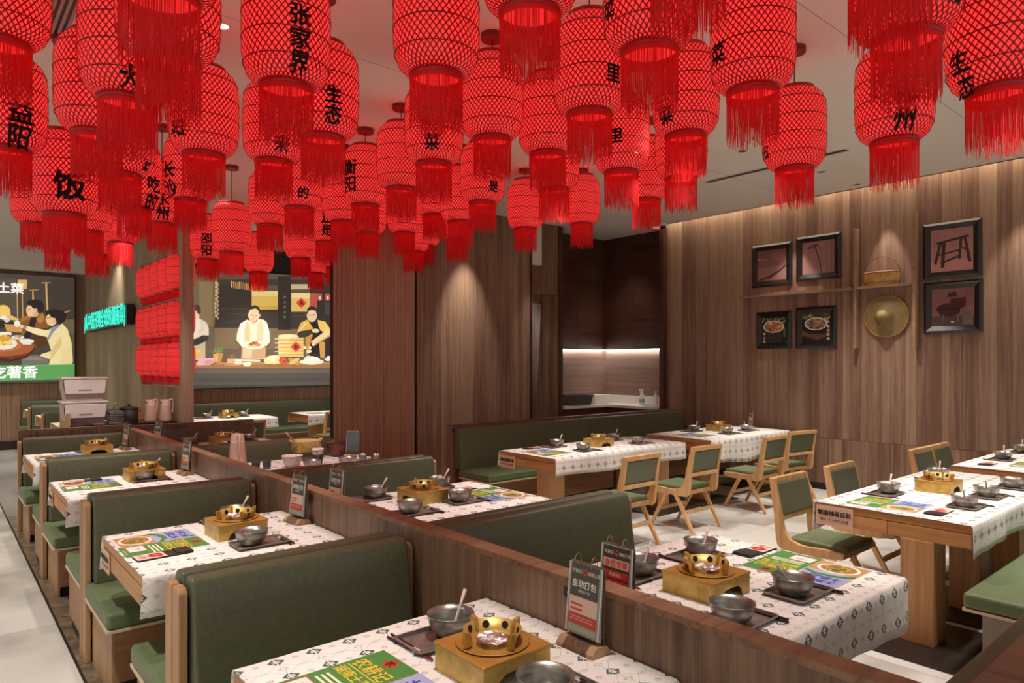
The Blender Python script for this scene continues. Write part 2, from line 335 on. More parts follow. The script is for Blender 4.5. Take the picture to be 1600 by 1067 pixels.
LAN=[(0.244,4.008,2.926,136),(0.328,4.934,2.663,110,('益阳',-74,0.37,0.139)),(0.703,3.617,2.655,136,('大',-98,0.31,0.105)),(0.771,3.166,2.715,150),(0.592,2.546,2.671,188),(0.695,4.351,2.683,116),(1.315,4.558,2.737,101,('阳',-152,0.37,0.105)),(0.675,5.399,2.407,96,('饭',-89,0.42,0.193)),(0.948,5.105,2.662,97,('菜',-47,0.31,0.068)),(1.266,6.273,2.689,78,('吃的',-58,0.37,0.137)),(1.603,6.827,2.686,70,('永州',-102,0.39,0.123)),(1.661,6.131,2.785,76,('长沙',-157,0.4,0.147)),(1.585,8.537,2.736,58),(2.521,7.74,2.63,58),(2.59,8.822,2.683,52,('邵阳',-111,0.42,0.135)),(2.75,10.401,2.829,45,('菜',-105,0.61,0.101)),(1.095,9.307,2.722,56),(1.494,9.347,2.692,54),(1.241,8.192,2.768,62),(0.768,8.034,2.765,66),(1.301,3.203,2.747,133,('张家界',-95,0.42,0.105)),(1.751,3.77,2.739,109,('生态',-99,0.4,0.107)),(1.837,2.716,2.791,134),(2.691,4.01,2.816,91,('菜',-128,0.36,0.111)),(1.814,4.689,2.817,92,('来',-96,0.34,0.114)),(3.065,5.701,2.878,69,('衡阳',-160,0.49,0.149)),(3.013,4.98,2.882,76),(2.818,3.513,2.895,97),(1.882,2.097,2.867,155),(3.838,4.925,2.879,70,('是',-99,0.37,0.105)),(4.269,6.985,2.95,54),(4.087,6.078,2.988,60),(4.027,5.532,2.824,64),(4.744,6.581,2.874,54),(5.011,7.681,2.971,48),(4.606,7.323,2.807,51),(3.139,6.288,2.824,64),(3.564,7.585,2.844,54,('正是',-113,0.44,0.137)),(4.496,8.638,2.795,46),(4.466,9.23,2.799,44),(4.463,9.853,2.774,42),(3.599,8.404,2.748,50),(2.565,6.731,2.78,64),(3.464,9.516,2.67,46),(2.47,5.796,2.78,73,('的',-104,0.36,0.101)),(3.508,6.483,2.78,61),(2.814,2.635,2.816,114,('里',-99,0.42,0.106)),(2.431,1.912,2.809,144,('菜',162,0.4,0.09)),(3.604,2.554,2.844,102,('菜',179,0.35,0.111)),(4.568,3.28,2.894,80),(3.266,3.453,2.871,92),(3.892,4.038,2.841,78),(3.867,3.3,2.821,87,('里',-151,0.47,0.112)),(5.562,5.326,2.97,57),(5.08,5.736,2.92,57),(4.841,3.843,2.863,72),(3.153,1.832,2.791,127,('菜',158,0.42,0.115)),(1.992,1.404,2.836,185),(4.524,2.315,2.752,93,('阳',143,0.37,0.098)),(2.969,1.057,2.72,160,('阳',-104,0.35,0.076)),(2.457,0.926,2.762,190),(4.229,1.567,2.695,111,('郴州',-145,0.4,0.13)),(3.52,0.879,2.599,148,('生态',150,0.32,0.103))]
MURAL=[('5f5546',[12,1,368,-9,368,237,12,207]),('76684f',[12,44,60,44,60,211,12,207]),('8a7858',[27,56,50,56,50,196,27,194]),('6b5f4e',[19,49,368,49,368,125,19,113]),('7d6b50',[54,74,368,77,368,122,54,112]),('3f3833',[61,191,120,196,120,114,53,112]),('463e38',[60,190,368,212,368,225,60,201]),('4d453d',[62,148,120,151,120,149,62,146]),('4d453d',[75,140,120,142,120,140,75,138]),('4d453d',[75,124,120,125,120,124,75,123]),('d8b85e',[121,148,172,151,172,187,121,184]),('e5cf8c',[121,175,172,178,172,187,121,184]),('c9a552',[121,148,172,151,172,158,121,156]),('39322d',[119,145,172,147,172,151,119,148]),('443d38',[119,113,172,115,172,147,119,145]),('3a332e',[171,112,198,113,198,218,171,216]),('d9bd6a',[198,148,236,150,236,187,198,185]),('e8d49a',[198,175,236,177,236,187,198,185]),('c8b48a',[197,192,236,195,236,205,197,202]),('453e39',[197,114,236,116,236,150,197,148]),('55504a',[199,141,234,142,234,141,199,139]),('3b3531',[236,56,368,57,368,220,236,210]),('b9564a',[236,157,251,157,251,188,236,187]),('b65a4c',[252,173,262,174,262,188,252,187]),('b65a4c',[269,174,284,175,284,189,269,188]),('e9d7c0',[255,176,259,176,259,182,255,182]),('e9d7c0',[272,177,276,177,276,183,272,183]),('e9d7c0',[279,177,283,177,283,184,279,184]),('5b554c',[268,146,286,147,286,170,268,169]),('3b3531',[268,146,269,146,269,169,268,169]),('3b3531',[268,163,286,164,286,166,268,165]),('3b3531',[272,147,274,147,274,169,272,169]),('3b3531',[268,158,286,159,286,160,268,159]),('3b3531',[277,147,278,147,278,169,277,169]),('3b3531',[268,153,286,154,286,155,268,154]),('3b3531',[282,147,283,147,283,169,282,169]),('3b3531',[268,148,286,148,286,150,268,149]),('e3b763',[82,200,84,200,85,188,83,187]),('c8944a',[86,199,88,200,89,188,87,186]),('d6a04e',[90,198,92,199,93,187,91,185]),('c8944a',[94,198,96,198,97,186,94,185]),('e3b763',[97,199,99,200,100,187,98,186]),('c8944a',[101,199,103,200,104,187,102,186]),('c8944a',[105,198,107,198,108,186,106,184]),('e3b763',[109,198,111,198,112,186,110,185]),('e3b763',[113,198,114,199,115,187,113,185]),('c8944a',[116,196,118,196,119,184,117,183]),('d6a04e',[120,196,122,197,123,185,121,183]),('d6a04e',[124,198,126,198,127,186,125,185]),('d6a04e',[128,197,130,198,131,186,129,184]),('b98238',[132,195,134,196,135,184,133,182]),('c8944a',[136,196,138,197,139,185,137,183]),('c8944a',[140,195,142,196,143,184,140,182]),('c9b68c',56,194,2.0,3.1,0),('b09c74',59,191,1.6,3.0,0),('c9b68c',56,187,2.0,3.1,0),('b09c74',59,183,1.6,2.9,0),('c9b68c',56,179,2.0,3.2,0),('b09c74',59,176,1.6,3.0,0),('c9b68c',56,172,2.0,3.1,0),('b09c74',59,168,1.6,3.0,0),('c9b68c',56,164,2.0,3.2,0),('b09c74',59,160,1.6,2.9,0),('c9b68c',55,156,2.0,3.2,0),('b09c74',59,153,1.6,3.0,0),('c9b68c',55,149,2.0,3.1,0),('b09c74',59,145,1.6,3.0,0),('c9b68c',55,141,2.0,3.1,0),('b09c74',59,138,1.6,2.9,0),('c9b68c',56,134,2.0,3.1,0),('b09c74',59,130,1.6,2.9,0),('6f675c',[182,179,187,178,186,174,182,173]),('6f675c',[184,169,187,168,186,164,182,163]),('6f675c',[182,159,187,159,186,154,182,154]),('6f675c',[184,150,187,149,186,145,182,144]),('6f675c',[182,140,187,139,186,135,182,134]),('d9503f',[207,166,218,156,229,167,218,177]),('2b1512',[213,168,222,170,222,169,213,167]),('2b1512',[217,172,219,172,218,161,217,161]),('2b1512',[218,168,213,162,214,162,219,167]),('2b1512',[218,167,222,162,223,164,219,167]),('2b1512',[219,165,222,168,223,167,219,164]),('f0d5b8',22,134,5.0,10.3,0),('4b443f',23,144,6.2,8.6,0),('4b443f',27,141,2.3,6.2,0),('f0d5b8',20,133,4.2,9.1,0),('e6d8c2',[2,120,20,129,27,128,39,121,43,111,43,98,34,96,36,82,35,53,2,53]),('f3e8d4',[18,125,27,127,29,111,20,94,16,94]),('cdb899',[19,82,37,86,37,57,19,53]),('c7b595',[23,107,35,109,35,107,23,106]),('413c39',[4,86,20,91,33,98,43,97,42,90,29,82,18,78,4,73]),('a57b50',[12,38,368,36,368,49,12,49]),('b98f60',[12,45,368,45,368,49,12,49]),('5c574f',[12,1,368,-9,368,36,12,38]),('6d675c',[12,29,368,26,368,34,12,36]),('55504a',[12,14,368,8,368,16,12,21]),('4b4741',[12,1,368,-9,368,0,12,8]),('e7b3b6',[22,47,27,56,52,57,51,49,45,44,23,43]),('d893a0',[35,45,38,53,49,54,48,47]),('9a6a3f',[45,43,56,49,57,47,50,42]),('e8b84e',[20,71,29,70,23,55,20,55]),('f1cf6a',25,69,3.9,2.4,0),('7f9d58',[47,66,49,66,57,71,55,70]),('7f9d58',[45,71,47,71,57,68,55,67]),('7f9d58',[58,75,60,76,61,66,59,65]),('7f9d58',[64,76,67,77,62,66,60,65]),('7f9d58',[68,73,70,74,64,65,62,64]),('7f9d58',[52,74,54,75,59,64,57,64]),('7f9d58',[66,69,68,70,63,65,61,64]),('c98d52',[50,64,68,66,65,50,52,49]),('e0ab6c',[51,64,60,65,59,50,53,49]),('d8b48a',[75,55,88,56,86,44,77,43]),('9b6a45',[78,55,79,55,82,62,80,61]),('9b6a45',[79,55,81,55,84,64,82,63]),('9b6a45',[81,55,83,55,87,65,85,65]),('9b6a45',[83,55,84,55,89,64,87,63]),('9b6a45',[84,55,86,55,92,62,90,61]),('c99660',[69,44,81,48,104,46,96,41]),('efe2c8',95,48,7.9,3.4,0),('f2e3c4',[103,47,120,47,117,41,106,41]),('f7ecd6',112,47,8.5,1.9,0),('f0e0c8',[88,55,136,54,136,50,88,51]),('f2e4cf',[111,129,121,124,130,131,143,130,149,125,154,106,155,88,147,79,143,84,144,71,147,55,101,55,102,77,101,79,92,90,93,102,99,121]),('d9bd94',[111,127,117,118,117,88,107,87,106,109]),('e2c79e',[130,128,139,129,143,114,141,88,127,88]),('e9d9bc',[117,120,130,120,130,92,117,92]),('f8efdf',[111,129,118,119,124,122,120,125]),('f8efdf',[136,132,130,119,124,122,130,126]),('edc39b',124,138,10.3,15.1,0),('e4b58a',[117,131,133,131,130,124,124,120,119,123]),('3d3531',[114,141,114,150,118,155,127,157,133,154,136,149,135,141,133,148,127,151,117,148]),('5a3d2c',121,138,2.3,0.9,0),('5a3d2c',129,138,2.3,0.8,0),('d8a67c',124,134,1.6,2.6,0),('8c3f32',[119,130,124,128,130,130,128,126,122,126]),('fff4e4',[120,129,124,128,129,130,127,128,122,127]),('dfae86',114,137,1.3,3.1,0),('dfae86',135,138,1.4,3.0,0),('c7a57c',[102,77,147,77,146,56,102,55]),('dcc39b',[104,75,121,75,120,57,104,56]),('f4d9b4',111,81,6.4,5.5,0),('f4d9b4',139,82,6.6,5.6,0),('f3ead8',124,79,17.6,5.2,0),('d9bd8d',124,80,13.8,3.0,0),('a5643c',119,83,4.7,2.8,0),('b8744a',127,85,5.6,3.2,0),('c98a5a',132,82,4.8,2.6,0),('8a4a2c',123,86,3.0,1.8,0),('e9c981',[171,100,222,101,222,60,171,60]),('f6e6b0',196,100,25.4,3.6,0),('c89a4b',[171,93,222,94,222,92,171,91]),('f7e7b7',[172,96,194,97,194,95,172,95]),('e9e0cc',[164,95,172,95,172,94,164,93]),('c89a4b',[171,86,222,86,222,85,171,84]),('f7e7b7',[172,89,194,90,194,88,172,88]),('e9e0cc',[164,87,172,87,172,85,164,85]),('c89a4b',[171,79,222,79,222,77,171,77]),('f7e7b7',[172,82,194,82,194,81,172,81]),('e9e0cc',[164,78,172,79,172,77,164,77]),('c89a4b',[171,71,222,72,222,70,171,70]),('f7e7b7',[172,75,194,75,194,74,172,74]),('e9e0cc',[164,70,172,70,172,69,164,69]),('c89a4b',[171,64,222,65,222,63,171,62]),('f7e7b7',[172,68,194,68,194,67,172,66]),('e9e0cc',[164,62,172,62,172,61,164,61]),('d9503f',[195,79,206,69,217,79,206,90]),('2b1512',[202,81,210,82,210,81,202,80]),('2b1512',[205,84,207,84,206,74,205,74]),('2b1512',[206,80,201,75,202,75,207,79]),('2b1512',[206,79,210,75,211,76,207,80]),('2b1512',[207,78,210,80,211,79,207,77]),('2f2b2a',[239,129,253,132,263,116,258,67,237,67]),('e8b94e',[217,128,230,134,241,118,240,99,217,99,208,105,213,121]),('f2cf6f',[251,134,268,131,280,114,273,109,258,112,253,122]),('cf9950',[226,101,239,101,234,76,227,62]),('d9a45c',[254,90,267,90,267,58,257,58]),('4a4238',[208,103,210,109,239,115,241,106,227,99,213,97]),('e0d2b0',[209,107,224,128,230,126,217,112]),('f0d0a8',239,143,10.6,13.7,0),('37302d',[229,144,229,155,234,160,243,161,249,156,249,145,247,152,239,154,232,151]),('5a3d2c',235,143,2.4,1.0,0),('5a3d2c',243,144,2.5,1.0,0),('8c3f32',[236,134,241,133,245,136,243,131,239,131]),('fff4e4',[237,134,241,133,244,135,243,132,239,132]),('dcae84',239,139,1.4,2.6,0),('f4dfa6',[237,90,273,116,280,109,278,105,246,86,239,87]),('d2a557',[237,90,246,86,278,105,280,109,282,108,279,102,246,83,238,87]),('f3d7b4',247,112,7.8,4.1,0),('e9c8a0',282,107,3.5,4.7,0),('fff2c8',242,84,3.1,2.7,0),('fff2c8',235,78,3.1,2.8,0),('fff2c8',231,70,3.1,2.7,0),('fff2c8',235,71,3.1,2.7,0),('fff2c8',224,78,3.1,2.7,0),('ead9a0',[142,53,151,61,167,63,174,58,176,48,164,45,145,46]),('f4ecc6',[147,54,158,60,167,59,162,51]),('d8603f',[170,53,179,60,189,54,187,45,178,44]),('2b1512',[182,52,186,52,186,52,182,51]),('2b1512',[183,53,184,53,184,48,183,48]),('2b1512',[184,51,181,49,182,48,184,51]),('2b1512',[184,51,186,49,186,49,184,51]),('2b1512',[184,50,186,51,186,51,184,50]),('c79a5a',[190,56,196,58,215,50,214,44,207,43,193,49]),('e4bd78',203,51,11.6,4.1,-28),('f6f0e0',239,50,25.2,5.9,0),('fff8ea',237,56,14.4,5.0,0),('efe0bf',231,59,4.7,3.2,0),('fff8ea',248,55,7.3,3.7,0),('f1ece0',276,55,10.4,3.7,0),('fff8ea',275,58,5.4,3.7,0)]
POSTER=[('4f463e',[-26,205,189,215,189,44,-26,43]),('5a5046',[-26,204,94,210,94,128,-26,123]),('463e38',[144,211,189,215,189,127,144,126]),('6a6048',[166,133,189,134,189,105,166,105]),('5b5440',[166,105,189,105,189,44,166,44]),('c39a5e',[94,188,96,189,97,132,95,132]),('c39a5e',[102,189,104,189,105,133,103,132]),('d9ad6e',[96,207,111,208,110,190,96,189]),('c9a060',[119,188,121,188,122,169,119,169]),('a98350',[114,189,129,191,129,189,114,187]),('cfa96e',[140,205,143,206,145,150,142,150]),('b0905c',[134,205,149,206,149,204,134,203]),('ecc45e',74,146,10.7,11.3,0),('f0cc6c',[49,149,75,155,85,142,84,134,59,129]),('3a2e28',[52,128,79,127,89,124,87,115,74,114,52,110]),('e0b878',[59,137,86,138,98,131,96,128,79,130]),('c99a58',[75,121,102,120,104,105,79,107]),('d0cdc4',79,129,4.7,5.0,0),('f2efe6',74,133,5.0,3.7,0),('8a5a30',[96,129,114,141,120,135,134,145,141,138,147,117,142,85,125,76,103,91,103,112,99,120]),('a8713c',[99,132,114,141,117,134,102,126]),('5b3b25',[121,112,147,117,144,83,127,76,114,95]),('b77f47',[125,131,136,146,139,132,132,123]),('2f2a2b',[117,135,125,137,126,129,114,93,104,95,113,120]),('eec596',117,149,7.7,12.2,0),('eec596',[109,150,113,158,120,156,120,137,113,137,110,143]),('322a28',[110,162,113,168,123,171,134,169,138,160,138,147,130,145,126,152,120,153,117,158,111,159]),('e0b183',125,149,2.4,4.6,0),('d9a878',[120,142,128,146,130,140,121,135]),('4a342a',[112,151,116,152,116,151,112,150]),('f3e3b0',[109,118,141,111,151,114,150,96,125,102,109,110]),('f1dea4',[142,100,150,116,168,125,177,114,184,86,186,49,180,43,146,43,148,54,128,55,134,64,150,70]),('dcc384',[150,70,166,101,168,83,151,55,148,51]),('e9d59a',[166,70,184,79,185,44,166,43]),('8d93a8',[142,91,151,117,166,124,165,121,153,107,146,92]),('efc697',150,132,8.9,12.4,0),('2c2523',[140,142,142,150,155,154,168,150,175,142,173,131,166,124,159,126,156,135,150,137,146,143]),('2c2523',169,144,6.6,6.9,0),('b98b50',[171,148,181,153,182,151,173,146]),('e2b488',155,131,2.5,4.8,0),('5d4233',[142,135,150,136,150,135,142,134]),('f0cda0',[99,122,111,116,109,112,100,115]),('f4f1ea',95,122,4.4,6.2,0),('efeee6',[90,126,100,126,99,118,92,118]),('8d93a8',[105,120,111,116,108,112,104,115]),('f0cda0',[125,57,137,58,137,54,127,54]),('77706a',[102,61,128,62,146,54,146,43,102,43]),('8a837c',[106,59,127,58,144,51,108,52]),('6e3f26',75,72,47.4,19.7,0),('a85f3a',75,77,46.6,17.6,0),('bb7046',69,80,33.0,12.4,0),('4a2c1d',[5,67,29,69,52,61,86,53,111,61,123,78,123,73,111,57,86,49,52,52,5,53]),('ece7da',72,84,23.2,12.4,0),('e8c25c',69,90,18.2,11.3,0),('d79f3c',74,94,9.9,6.2,0),('f0d878',66,84,9.9,6.1,0),('c98a3a',[70,89,74,90,75,89,71,87]),('c98a3a',[70,85,74,87,74,85,71,83]),('e0a94a',[73,93,77,95,77,93,73,91]),('f5dd80',[83,88,87,90,87,88,83,86]),('e0a94a',[82,82,86,84,86,82,82,81]),('f5dd80',[77,94,81,96,82,95,78,93]),('c98a3a',[78,97,82,98,82,97,78,95]),('f7e9a8',[66,99,70,101,71,99,67,97]),('f7e9a8',[61,85,65,87,66,86,62,84]),('f7e9a8',[83,100,87,102,87,101,83,99]),('f5dd80',[79,84,83,86,84,85,80,83]),('f7e9a8',[75,86,79,88,79,87,75,85]),('c98a3a',[78,94,82,96,82,95,78,93]),('c98a3a',[72,82,76,84,77,82,73,80]),('f5dd80',[59,98,63,100,63,99,60,97]),('c98a3a',[84,82,88,84,88,83,85,81]),('f5dd80',[75,97,79,99,79,98,76,96]),('c98a3a',[85,94,89,96,89,95,85,93]),('f1eee4',96,96,10.2,3.8,0),('c8b494',96,97,6.8,1.9,0),('f4f1e8',110,89,12.1,4.2,0),('e9e5da',[99,88,122,89,116,82,104,82]),('f1eee4',77,103,10.0,2.9,0),('a77346',[96,95,109,110,110,109,97,93]),('5d9e5b',[-26,40,189,44,189,13,-26,12]),('6cae68',[-26,40,189,44,189,42,-26,38])]
# ------------------------------------------------------------------ the setting
def planks(parent, axis, face, a0, a1, z0, z1, mat, wmin=.07, wmax=.16, th=.02, sgn=-1, seedv=1):
    """vertical veneer boards side by side; the board face looks along sgn*axis"""
    rnd = random.Random(seedv); cache = []
    for wd in (.08, .10, .12, .145, .17):
        mb = MB(); d = th
        if axis == 'x': mb.box(-d if sgn > 0 else 0, 0 if sgn > 0 else d, 0, wd-.0015, 0, z1-z0-.002)
        else: mb.box(0, wd-.0015, -d if sgn > 0 else 0, 0 if sgn > 0 else d, 0, z1-z0-.002)
        cache.append((wd, mb.mesh('plank', mat)))
    t = a0
    while t < a1-.02:
        wd, me = rnd.choice(cache)
        if t+wd > a1: t = a1-wd
        p = rnd.uniform(0, .0025)*sgn
        mobj('plank', me, parent, (face+p, t, z0) if axis == 'x' else (t, face+p, z0)); t += wd
def flutes(name, mat, axis, face, a0, a1, z0, z1, pitch, sgn=-1, depth=.007, parent=None):
    """fluted panel: one continuous corrugated sheet with a back"""
    mb = MB(); n = int(round((a1-a0)/pitch)); pts = []
    for i in range(n):
        t = a0+(a1-a0)*i/n; p = (a1-a0)/n
        pts += [(t, 0), (t+p*.12, depth), (t+p*.86, depth), (t+p*.98, 0)]
    pts.append((a1, 0)); k = len(pts)
    mk = (lambda t, d, z: (face+sgn*d, t, z)) if axis == 'x' else (lambda t, d, z: (t, face+sgn*d, z))
    mb.add([mk(t, d, z0) for t, d in pts]+[mk(t, d, z1) for t, d in pts], [(i, i+1, k+i+1, k+i) for i in range(k-1)])
    o = mb.build(name, mat, parent); o['kind'] = 'stuff' if parent else 'structure'; return o
# floor of large marble tiles with the brown strip under the booths
floor = struct(box('floor', M_GROUT, -5, 9.6, -3, 16.5, -.05, -.004))
tl = {}
for (tx, ty) in ((.8, 1.6),):
    tl = MB().box(0, tx-.003, 0, ty-.003, -.02, 0).mesh('marble_tile', M_MARBLE)
for i in range(-5, 8):
    for j in range(-1, 10):
        x0 = 1.7+i*.8 if i >= 0 else .612+i*.8; y0 = j*1.6+.45
        if i >= 0 and x0 > 8.95: continue
        mobj('marble_tile', tl, floor, (x0, y0+(.0 if i % 2 else 0), 0))
for i in range(8, 10):
    for j in range(-1, 5): mobj('marble_tile', tl, floor, (1.7+i*.8, j*1.6+.45, 0))
def clip(poly, x0, x1, y0, y1):
    for ax, lim, s in ((0, x0, 1), (0, x1, -1), (1, y0, 1), (1, y1, -1)):
        out = []
        for i in range(len(poly)):
            a, b = poly[i-1], poly[i]; ia = (a[ax]-lim)*s >= 0; ib = (b[ax]-lim)*s >= 0
            if ia != ib:
                t = (lim-a[ax])/(b[ax]-a[ax]); out.append((a[0]+t*(b[0]-a[0]), a[1]+t*(b[1]-a[1])))
            if ib: out.append(b)
        poly = out
        if not poly: break
    return poly
def herring():
    W, Lh = .16, .48; c45 = math.sqrt(.5)
    for i in range(-40, 60):
        for j in range(-10, 40):
            for k in range(2):
                # stepped herringbone lattice rotated by 45 degrees
                bx = i*W + j*Lh; by = i*W - j*Lh
                q = [(bx, by), (bx+Lh, by), (bx+Lh, by+W), (bx, by+W)] if k == 0 else [(bx, by+W), (bx+W, by+W), (bx+W, by+W+Lh), (bx, by+W+Lh)]
                cxm = sum(p[0] for p in q)/4; cym = sum(p[1] for p in q)/4
                sh = .0015
                q = [(cxm+(p[0]-cxm)*(1-sh*2/(Lh if k == 0 else W)), cym+(p[1]-cym)*(1-sh*2/(W if k == 0 else Lh))) for p in q]
                q = [((p[0]-p[1])*c45+1, (p[0]+p[1])*c45+3) for p in q]
                if max(p[1] for p in q) < 2.6 or min(p[1] for p in q) > 9.2 or max(p[0] for p in q) < .62 or min(p[0] for p in q) > 1.25: continue
                q = clip(q, .625, 1.25, 2.6, 9.2)
                if len(q) < 3: continue
                ar = abs(sum(q[n-1][0]*q[n][1]-q[n][0]*q[n-1][1] for n in range(len(q))))/2
                if ar < .0006: continue
                me = MB().prism(q, -.02, 0, 'z').mesh('wood_tile', M_BROWNTILE)
                bm = bmesh.new(); bm.from_mesh(me); bmesh.ops.recalc_face_normals(bm, faces=bm.faces[:]); bm.to_mesh(me); bm.free()
                mobj('wood_tile', me, floor)
herring()
box('tile_strip', M_BROWNTILE, 1.25, 1.7, 2.6, 9.2, -.02, -.001, floor); box('metal_trim', M_BLACK, .611, .623, 2.6, 16.3, -.02, .001, floor)
box('wood_tile_field', M_BROWNTILE, .625, 1.7, -3, 2.6, -.02, -.001, floor)
# ceiling
ceil = struct(box('ceiling', M_CEIL, -5, 8.82, -3, 16.5, CEIL, CEIL+.1))
struct(box('ceiling_cove', M_CEIL, 8.8, 9.4, -3, 6.9, CEIL+.32, CEIL+.36)); struct(box('ceiling_edge', M_CEIL, 8.78, 8.82, -3, 6.9, CEIL, CEIL+.32))
struct(box('ceiling_kitchen', M_CEIL, 8.82, 9.6, 6.9, 8.4, CEIL, CEIL+.1))
box('cove_light', M_COVE, 8.84, 8.88, -2.5, 6.85, CEIL+.22, CEIL+.25)
tag(bpy.data.objects['cove_light'], 'hidden warm LED strip in the cove above the plank wall', 'light')
for pts in (((-5,8.8,2.2),), ((-5,8.8,6.1),)): pass
box('seam', plain('ceiling_seam', 'a2978b', .9), -5, 8.78, 4.405, 4.41, CEIL-.001, CEIL, ceil); box('seam', bpy.data.materials['ceiling_seam'], -5, 8.78, 2.005, 2.01, CEIL-.001, CEIL, ceil)
# right wall of boards in two courses
wr = struct(box('wall_right', plain('wall_core', '4a3428', .8), 9.02, 9.12, -3, 6.75, 0, CEIL+.33))
planks(wr, 'x', 9.0, -1.0, 6.74, .68, CEIL+.33, M_PLANK, seedv=3); planks(wr, 'x', 9.0, -1.0, 6.74, .08, .678, M_PLANK, seedv=9)
struct(box('baseboard_right', M_BLACK, 8.985, 9.0, -1, 6.75, 0, .08))
struct(box('trim_1', M_DARKW, 8.93, 9.14, 6.75, 6.83, 0, CEIL))
# back wood wall: fluted part, gap, board part
wb = struct(box('wall_back', M_BLACK, 3.76, 7.02, 7.82, 7.9, 0, CEIL))
flutes('fluting', M_FLUTE, 'y', 7.81, 3.76, 4.93, 0, CEIL, .052, parent=wb)
planks(wb, 'y', 7.8, 4.965, 7.0, 0, CEIL, M_PLANK, seedv=21)
struct(box('trim_2', M_DARKW, 7.0, 7.03, 7.78, 7.92, 0, CEIL))
# staff doorway with curtain, then the pier and the kitchen niche
struct(box('wall_passage', M_FLUTE2, 6.9, 7.8, 9.3, 9.36, 0, CEIL)); struct(box('lintel', M_CEIL, 7.03, 7.27, 7.82, 7.9, 3.2, CEIL))
pier = struct(box('wall_pier', M_WALNUT, 7.27, 7.60, 7.8, 8.2, 2.745, CEIL)); box('lower_panel', M_WALNUT, 7.27, 7.60, 7.795, 8.2, 0, 2.74, pier)
struct(box('trim_3', M_DARKW, 7.60, 7.69, 7.78, 8.25, 0, CEIL))
kb = struct(box('wall_kitchen_back', M_SPLASH, 7.69, 9.25, 8.22, 8.3, 0, 1.9)); kr = struct(box('wall_kitchen_side', M_SPLASHY, 9.17, 9.25, 6.83, 8.22, 0, 1.9))
def curtain():
    t = empty('door_curtain', (7.03, 7.86, 0)); mb = MB(); n = 40; W = .26
    for i in range(n+1):
        for z in (.2, 1.4, 2.6):
            g = .35+.65*(z/2.6); x = W*(i/n)*g+.0; y = .022*math.sin(i*1.15+z*.4)+.01*math.sin(i*.5)
            mb.v.append((x, y, z))
    mb.f = [(i*3+k, (i+1)*3+k, (i+1)*3+k+1, i*3+k+1) for i in range(n) for k in range(2)]; mb.mi = [0]*len(mb.f)
    o = mb.build('cloth', plain('grey_curtain', '8f8179', .8), t, smooth=True); s = o.modifiers.new('s', 'SOLIDIFY'); s.thickness = .003
    MB().tube([(-.0,0,2.62),(.24,0,2.62)], .01).build('rod', M_STEEL, t)
    return tag(t, 'grey cloth curtain tied in the narrow staff doorway beside the plank wall', 'curtain')
curtain()
# far left wall, the fluted divider wall with the lantern rack, mural wall
wl = struct(box('wall_far', M_BLACK, -5, 2.4, 16.32, 16.4, 0, CEIL)); flutes('fluting', M_FLUTE, 'y', 16.31, -5, 2.38, 0, 3.45, .075, parent=wl)
struct(box('ceiling_bulkhead', M_CEIL, -5, 2.4, 16.0, 16.5, 3.46, CEIL)); struct(box('baseboard_far', plain('dark_base', '3a2c22', .5), -5, 2.38, 16.25, 16.31, 0, .16))
wd = struct(box('wall_divider', M_FLUTE2, 2.38, 2.52, 11.3, 16.3, 0, CEIL)); flutes('fluting', M_FLUTE2, 'x', 2.38, 11.3, 16.3, 0, CEIL, .07, parent=wd)
struct(box('wall_divider_low', M_FLUTE2, 2.37, 2.52, 9.2, 11.3, 0, 1.36)); struct(box('wall_divider_top', M_FLUTE2, 2.37, 2.52, 9.2, 11.3, 3.03, CEIL))
rk = empty('lantern_rack', (2.44, 9.13, 0)); box('pillar_post', M_FLUTE, -.08, .05, -.07, .07, 0, CEIL, rk)
for z in (1.86, 2.45): box('rail', M_FLUTE2, -.07, .08, .07, 2.17, z, z+.05, rk)
for z in (1.83, 2.41, 2.99): box('hanging_rod', M_BLACK, -.01, .01, .07, 2.17, z, z+.015, rk)
tag(rk, 'tall wooden pillar and rails of the rack holding rows of red lanterns', 'rack', kind='thing')
wm = struct(box('wall_mural', M_BLACK, 2.52, 10, 13.12, 13.2, 0, CEIL)); flutes('fluting', M_FLUTE, 'y', 13.11, 2.52, 10, 0, 1.25, .06, parent=wm)
box('upper_board', plain('dark_upper', '2e2724', .4), 2.52, 10, 13.09, 13.11, 3.42, CEIL, wm)
# dwarf partitions between the booths
def part(name, x0, x1, y0, y1, z, capm):
    p = struct(box(name, M_WALNUT, x0, x1, y0, y1, 0, z-.02)); box('cap', capm, x0-.001, x1+.001, y0-.001, y1+.001, z-.02, z, p); return p
PX0, PX1, PZT = 1.61, 1.685, .972
part('partition', PX0, PX1, -.6, 8.4, PZT, M_CAP)
part('partition', PX1+.003, 5.2, .33, .495, PZT, M_CAPX)
part('partition', .66, PX1, 8.403, 8.49, 1.0, M_CAPX); part('partition', PX1+.003, 3.0, 8.403, 8.49, .985, M_CAPX)
part('partition', 4.56, 8.86, 6.45, 6.53, .955, M_CAPX)
